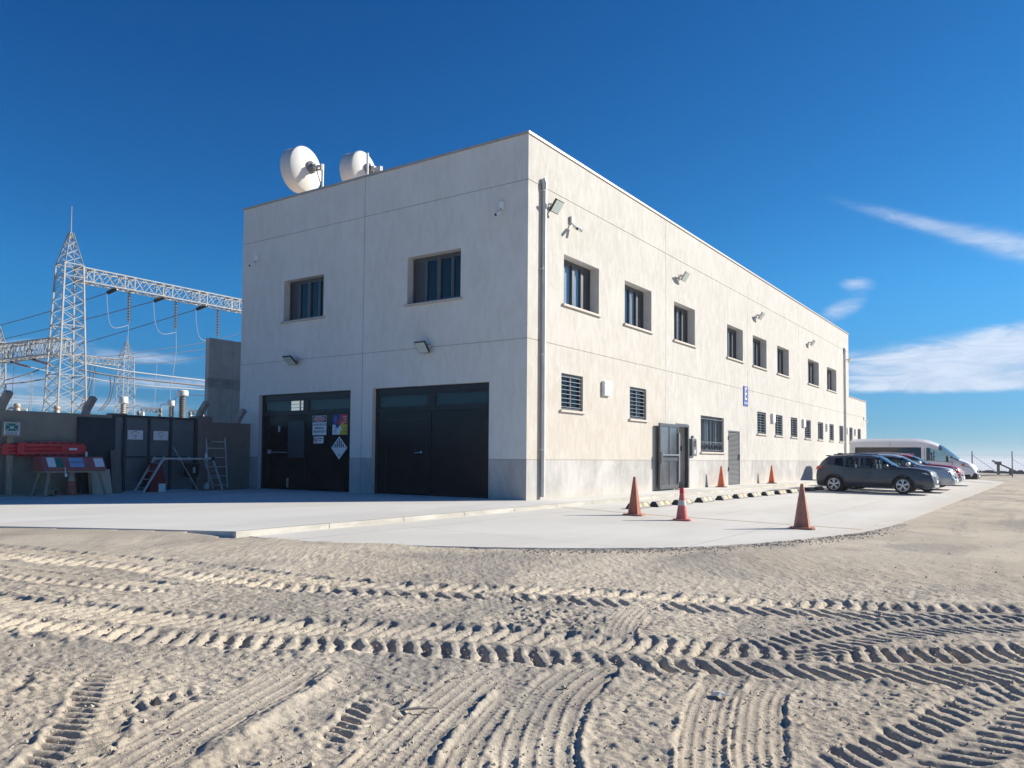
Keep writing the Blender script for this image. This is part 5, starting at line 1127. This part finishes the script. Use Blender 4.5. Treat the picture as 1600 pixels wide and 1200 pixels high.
B_ = [('upper thin cable rising right behind the far tower', 66, [(150, 558), (210, 552), (325, 534), (372, 522)], .03, 'wire'), ('middle thin cable rising right behind the far tower', 66, [(160, 563), (210, 559), (325, 545)], .03, 'wire'), ('lower thin cable rising right behind the far tower', 66, [(205, 566), (250, 567), (325, 557)], .03, 'wire'),
      ('pale busbar cable falling right from the main tower', 42, [(126, 567), (200, 580), (322, 595)], .045, 'wirel'), ('dark busbar cable falling right from the main tower', 41, [(124, 577), (170, 586), (240, 595), (330, 604)], .055, 'wire'), ('thin pale cable under the dark busbar', 43, [(126, 588), (200, 600), (330, 610)], .03, 'wirel'),
      ('cable sagging left of the main tower under the brown insulators', 45, [(8, 594), (30, 588), (55, 580), (80, 570)], .04, 'wire'), ('dark lower cable left of the main tower', 45, [(5, 600), (40, 597), (82, 590)], .045, 'wire'), ('pale cable from the brown insulator to the main tower', 44, [(48, 574), (66, 578), (84, 582)], .03, 'wirel'),
      ('faint low cable left of the main tower', 60, [(0, 618), (90, 622)], .03, 'wirel'), ('faint lowest cable left of the main tower', 60, [(0, 624), (90, 628)], .03, 'wirel'), ('faint cable passing low behind the main tower', 60, [(0, 630), (180, 634)], .025, 'wirel'),
      ('left thin vertical dropper beside the left tower', 46, [(22, 566), (20, 605), (18, 642)], .025, 'wirel'), ('first of two thin vertical droppers left of the main tower', 46, [(51, 583), (48, 612), (46, 642)], .025, 'wirel'), ('second of two thin vertical droppers left of the main tower', 46, [(49, 583), (50.5, 612), (48.5, 642)], .025, 'wirel'),
      ('first curved cable from the far beam down to the wall', 44, [(141, 572), (140, 592), (134, 616), (123, 640)], .035, 'wire'), ('second curved cable from the far beam down to the wall', 44, [(150, 570), (145, 592), (139, 616), (127, 640)], .035, 'wire'), ('thin straight dropper beside the curved cables', 46, [(148, 575), (147, 600), (146, 622)], .022, 'wirel'),
      ('first curved cable hanging from the dark busbar', 41, [(172, 588), (173, 608), (168, 626), (154, 642)], .035, 'wire'), ('second curved cable hanging from the dark busbar', 41, [(180, 588), (177, 608), (171, 628), (158, 642)], .035, 'wire'), ('thin dropper right of the far tower', 44, [(213, 601), (210, 622), (206, 643)], .028, 'wirel'), ('thin vertical dropper between the bushings', 60, [(245.5, 566), (243, 605), (241, 645)], .025, 'wirel'),
      ('curved jumper linking the two bushings beside the block', 28, [(270, 629), (276, 620), (284, 617), (300, 617), (325, 619)], .022, 'wire'), ('arched jumper between the small busbar and the bushing', 28.3, [(208, 637), (216, 633), (223, 636)], .02, 'wire'), ('arched jumper rising to the squat bushing', 28.3, [(250, 636), (253, 632), (260, 632), (266, 634)], .02, 'wire'), ('arched jumper left of the concrete block', 28.3, [(288, 640), (294, 638), (298, 642)], .02, 'wire')]
for w, y, q, r, mt in B_: wire(w, [ony(*k, y) for k in q], r, mt)
def bushing(label, u, vt, D, r, cap, mat='bush', ribs=10, neck=1.):
    tp = atd(u, vt, D); t = thing('bushing', label, 'bushing', (tp.x, tp.y, -.2), 0, 'porcelain bushings above the wall'); zt = tp.z+.2
    zc = zt-cap if cap else zt
    prof = []; z0 = zt-2.2
    for k in range(ribs*2): z = z0+(zc-z0)*k/(ribs*2); dz = (zc-z0)/(ribs*2); prof += [(r*.72, z), (r, z+dz*.3), (r*.95, z+dz*.5), (r*.72, z+dz*.8)]
    m = MB(); m.lathe(prof, n=16); m.build('porcelain', mat, t, 50)
    if cap: m = MB(); m.lathe([(r*1.2, zc), (r*1.5, zc+.02), (r*1.5, zt-.04), (r*1.3, zt)], n=20); m.build('cap', 'whitep', t, 40)
    m = MB(); m.box((-.2, -.2, 0), (.2, .2, z0)); m.build('pedestal', 'steel', t)
bushing('ribbed bushing with a white cap before the far tower', 193, 620, 40, .13, .30)
bushing('squat ribbed bushing with a white cap left of the tall one', 268, 626, 40, .13, .26)
bushing('tallest ribbed bushing with a white cap, near the concrete block', 285.5, 610, 40, .17, .26, 'insu')
for i, (u, v, w) in enumerate(((27, 629, 'beige ribbed pot above the wall left of the main tower'), (89, 633, 'beige ribbed pot behind the foot of the main tower'), (217, 641, 'low grey post insulator at the left end of the small busbar'), (251, 637, 'low grey post insulator at the right end of the small busbar'), (297, 642, 'low grey post insulator beside the concrete block'))):
    bushing(w, u, v, 41, .15 if i < 2 else .09, 0, 'bush' if i < 2 else 'insu', 5)
for i, (u0, u1, v, w) in enumerate(((221, 252, 638, 'short horizontal busbar between two post insulators'), (296, 320, 642, 'short horizontal busbar next to the concrete block'), (2, 42, 637, 'low lattice busbar frame left of the main tower'))):
    a, b = atd(u0, v, 41), atd(u1, v, 41); b.z = a.z; m = MB(); m.bar(a, b, .10); m.bar(a-Vector((0, 0, .16)), b-Vector((0, 0, .16)), .05)
    for k in range(5): c = a+(b-a)*(k/4); m.bar(c, c-Vector((0, 0, .16)), .05)
    for c in (a+(b-a)*.1, b+(a-b)*.1): m.bar(c-Vector((0, 0, .16)), Vector((c.x, c.y, -.3)), .10)
    tag(m.build('busbar_frame', 'steel'), w, 'busbar', 'busbars above the wall')

# ------------------------------------------------------------------ far end of the yard
t = thing('mesh_fence', 'tall wire mesh fence with thin posts across the far end of the yard', 'fence', (55, 0, 0))
m = MB()
ys = [4-2.62*k for k in range(12)]; ys = [y-(ys[3]+5.14-0) + 0 if False else y for y in ys]
ys = [-5.14+2.62*k for k in range(-8, 5)]
for y in ys:
    q = MB(); q.tube([(0, y, -.3), (0, y, 1.74)], .04, 8); q.tube([(0, y, 1.74), (0, y, 1.78)], .045, 8); q.build('post', 'grey', t)
for z in np.arange(0, 1.62, .12): m.bar((0, ys[0], z), (0, ys[-1], z), .007)
for y in np.arange(ys[0], ys[-1], .11): m.bar((0, y, -.1), (0, y, 1.55), .006)
m.build('wire_mesh', 'bars', t)
m = MB(); m.bar((.1, -5.14, 1.5), (.1, -7.1, -.1), .03); m.bar((.1, -7.76, 1.2), (.1, -9.5, .0), .02); m.build('stay', 'grey', t)
t = thing('distant_boom', 'distant dark machine boom on a stubby post beyond the mesh fence', 'machine', (66, -6.5, -.2))
m = MB(); m.bar((0, .15, 0), (0, .15, 1.0), .22); m.bar((0, -.75, 0), (0, -.75, .62), .2); m.build('post', 'rubble', t); m = MB(); m.bar((0, .62, 1.28), (0, -1.3, .28), .13); m.box((-.2, -.1, .95), (.2, .42, 1.2)); m.build('boom', 'rubble', t)
m = MB(); random.seed(3)
y = -40.
while y < 20:
    h_ = random.uniform(.25, .46)+.12*math.sin(y*.7); w_ = random.uniform(.5, 1.4); x = 76+random.uniform(-1, 1)
    m.prism([(x, y-.2, -.8), (x, y+w_+.2, -.8), (x, y+w_, h_*.7-.3), (x, y+w_*.6, h_-.3), (x, y+w_*.2, h_*.92-.3)], (random.uniform(1, 2), 0, 0)); y += w_*.8
tag(m.build('rubble_bank', 'rubble'), 'low dark bank of rubble along the far edge of the yard', 'rubble', kind='stuff')

# litter on the dirt
p = Vector((-11.42, -8.72, 0)); m = MB()
random.seed(5); m.add([(p.x+.035*math.cos(a)*random.uniform(.6, 1.3)*1.1, p.y+.05*math.sin(a)*random.uniform(.5, 1.2), gz(p.y)+.004+random.uniform(0, .012)) for a in np.linspace(0, 5.6, 8)]+[(p.x, p.y, gz(p.y)+.022)], [(i, (i+1) % 8, 8) for i in range(8)])
tag(m.build('plastic_scrap', 'lampw'), 'crumpled scrap of clear plastic lying in the tyre track', 'litter')
m = MB(); m.tube([(-12.60, -7.62, gz(-7.6)+.012), (-12.55, -7.68, gz(-7.6)+.018), (-12.49, -7.74, gz(-7.6)+.016)], [.006, .008, .003], 6); tag(m.build('stick', 'cream'), 'short pale stick lying on the dirt in the foreground', 'stick')

# ------------------------------------------------------------------ air, sky, sun, camera
hz = bpy.data.materials.new('haze'); hz.use_nodes = True; N_ = hz.node_tree.nodes; N_.remove(N_['Principled BSDF'])
pv = N_.new('ShaderNodeVolumePrincipled'); pv.inputs['Color'].default_value = (.86, .91, 1, 1); pv.inputs['Density'].default_value = .0004; pv.inputs['Anisotropy'].default_value = .2
hz.node_tree.links.new(pv.outputs[0], N_['Material Output'].inputs['Volume'])
m = MB(); m.box((-8500, -8500, -58), (10500, 10500, 18)); o = m.build('haze', hz); tag(o, None, None, None, 'stuff')

w = bpy.data.worlds.new('World'); S.world = w; w.use_nodes = True; t = NT(w.node_tree); bg = w.node_tree.nodes['Background']
sky = t.N.new('ShaderNodeTexSky'); sky.sky_type = 'NISHITA'; sky.sun_disc = False; sky.sun_elevation = SUN_EL; sky.sun_rotation = R(90)-SUN_AZ; sky.altitude = 2600; sky.air_density = 1.0; sky.dust_density = .35; sky.ozone_density = 2.2
sc_ = t.N.new('ShaderNodeSeparateColor'); t.L.new(sky.outputs[0], sc_.inputs[0]); cc_ = t.N.new('ShaderNodeCombineColor')
for k_, (k0, ex) in enumerate(((.050, 2.2), (.317, 1.36), (.62, 1.06))): t.L.new(t.m('MULTIPLY', t.m('POWER', sc_.outputs[k_], ex), k0), cc_.inputs[k_])   # a dry, high desert sky: deeper blue overhead
deep = cc_.outputs[0]
g = t.N.new('ShaderNodeTexCoord').outputs['Generated']; sp = t.N.new('ShaderNodeSeparateXYZ'); t.L.new(g, sp.inputs[0])
az = t.m('MULTIPLY', t.m('ARCTAN2', sp.outputs[1], sp.outputs[0]), 57.2958); el = t.m('MULTIPLY', t.m('ARCSINE', sp.outputs[2]), 57.2958)
cv = t.N.new('ShaderNodeCombineXYZ'); t.L.new(az, cv.inputs[0]); t.L.new(el, cv.inputs[1])
def blob(a0, e0, wa, we, rot=0.):
    da = t.m('SUBTRACT', az, a0); de = t.m('SUBTRACT', el, e0); c, s = math.cos(R(rot)), math.sin(R(rot))
    p = t.m('ADD', t.m('MULTIPLY', da, c/wa), t.m('MULTIPLY', de, s/wa)); q = t.m('ADD', t.m('MULTIPLY', da, -s/we), t.m('MULTIPLY', de, c/we))
    return t.m('EXPONENT', t.m('MULTIPLY', t.m('ADD', t.m('MULTIPLY', p, p), t.m('MULTIPLY', q, q)), -1.))
n1 = t.noise(t.map(cv.outputs[0], (.20, 1.0, 1), (0, 0, .06)), 1., 12, .68, 1.1)
n2 = t.noise(t.map(cv.outputs[0], (.42, 1.8, 1), (0, 0, -.32)), 1.2, 12, .70, .9)
def add(*a):
    r = a[0]
    for b in a[1:]: r = t.m('ADD', r, b)
    return r
bank = add(t.m('MULTIPLY', blob(5, 6.3, 10, 1.5), 1.0), t.m('MULTIPLY', blob(-1, 7.9, 4.5, .9), .75), t.m('MULTIPLY', blob(4, 4.9, 8, .55), .7))
bank = t.m('MULTIPLY', t.sstep(t.m('MULTIPLY', bank, t.m('ADD', n1, .25)), .20, .62), .8)
streak = add(blob(6.2, 14.95, 6, .5, 22), t.m('MULTIPLY', blob(0.5, 12.7, 4.5, 1.0, 22), 1.)); streak = t.m('MULTIPLY', t.sstep(t.m('MULTIPLY', streak, t.m('ADD', n2, .2)), .12, 1.0), .50)
puff = add(blob(10.6, 11.75, 1.3, .5), blob(11.5, 10.1, 1.9, .75, -20)); puff = t.m('MULTIPLY', t.sstep(t.m('MULTIPLY', puff, t.m('ADD', n2, .25)), .25, .95), .55)
left = add(blob(66.5, 6.6, 4, .6, -10), blob(60, 6.4, 4, .5), blob(68, 4.4, 4, .6), blob(58, 4.8, 6, .5), blob(64, 3.2, 9, .6)); left = t.m('MULTIPLY', t.sstep(t.m('MULTIPLY', left, t.m('ADD', n2, .15)), .2, .8), .5)
cl = t.m('MINIMUM', add(bank, streak, puff, left), .9)
warm = t.mix(t.sstep(n1, .3, .7), (3.0, 3.6, 4.6, 1), (4.6, 4.9, 5.5, 1))
lowf = t.mix(t.sstep(el, 0., 13.), (.20, .375, .56, 1), (1, 1, 1, 1)); ml = t.N.new('ShaderNodeMix'); ml.data_type = 'RGBA'; ml.blend_type = 'MULTIPLY'; ml.inputs['Factor'].default_value = 1; t.L.new(deep, ml.inputs[6]); t.L.new(lowf, ml.inputs[7])
col = t.mix(cl, ml.outputs[2], warm)
t.L.new(col, bg.inputs[0]); bg.inputs[1].default_value = .10

sd = bpy.data.lights.new('sun', 'SUN'); sd.energy = 4.4; sd.angle = R(.5); sd.color = (1, .925, .81)
so = bpy.data.objects.new('sun', sd); COL.objects.link(so)
sv = Vector((math.cos(SUN_AZ)*math.cos(SUN_EL), math.sin(SUN_AZ)*math.cos(SUN_EL), math.sin(SUN_EL)))
so.rotation_euler = sv.to_track_quat('Z', 'Y').to_euler(); so.location = sv*60

cd = bpy.data.cameras.new('camera'); cam = bpy.data.objects.new('camera', cd); COL.objects.link(cam); S.camera = cam
cd.sensor_width = 36; cd.lens = F_PX/1600*36; cd.shift_y = SH/1600; cd.clip_end = 20000; cd.clip_start = .05
c, s = math.cos(ROLL), math.sin(ROLL)
X_, Y_, Z_ = rt*c+up*s, up*c-rt*s, -fw
cam.matrix_world = Matrix(((X_.x, Y_.x, Z_.x, CAM.x), (X_.y, Y_.y, Z_.y, CAM.y), (X_.z, Y_.z, Z_.z, CAM.z), (0, 0, 0, 1)))
S.view_settings.view_transform = 'Standard'; S.view_settings.look = 'None'; S.view_settings.exposure = .90; S.view_settings.gamma = 1
S.render.film_transparent = False
S.cycles.max_bounces = 8; S.cycles.transparent_max_bounces = 12; S.cycles.use_denoising = True
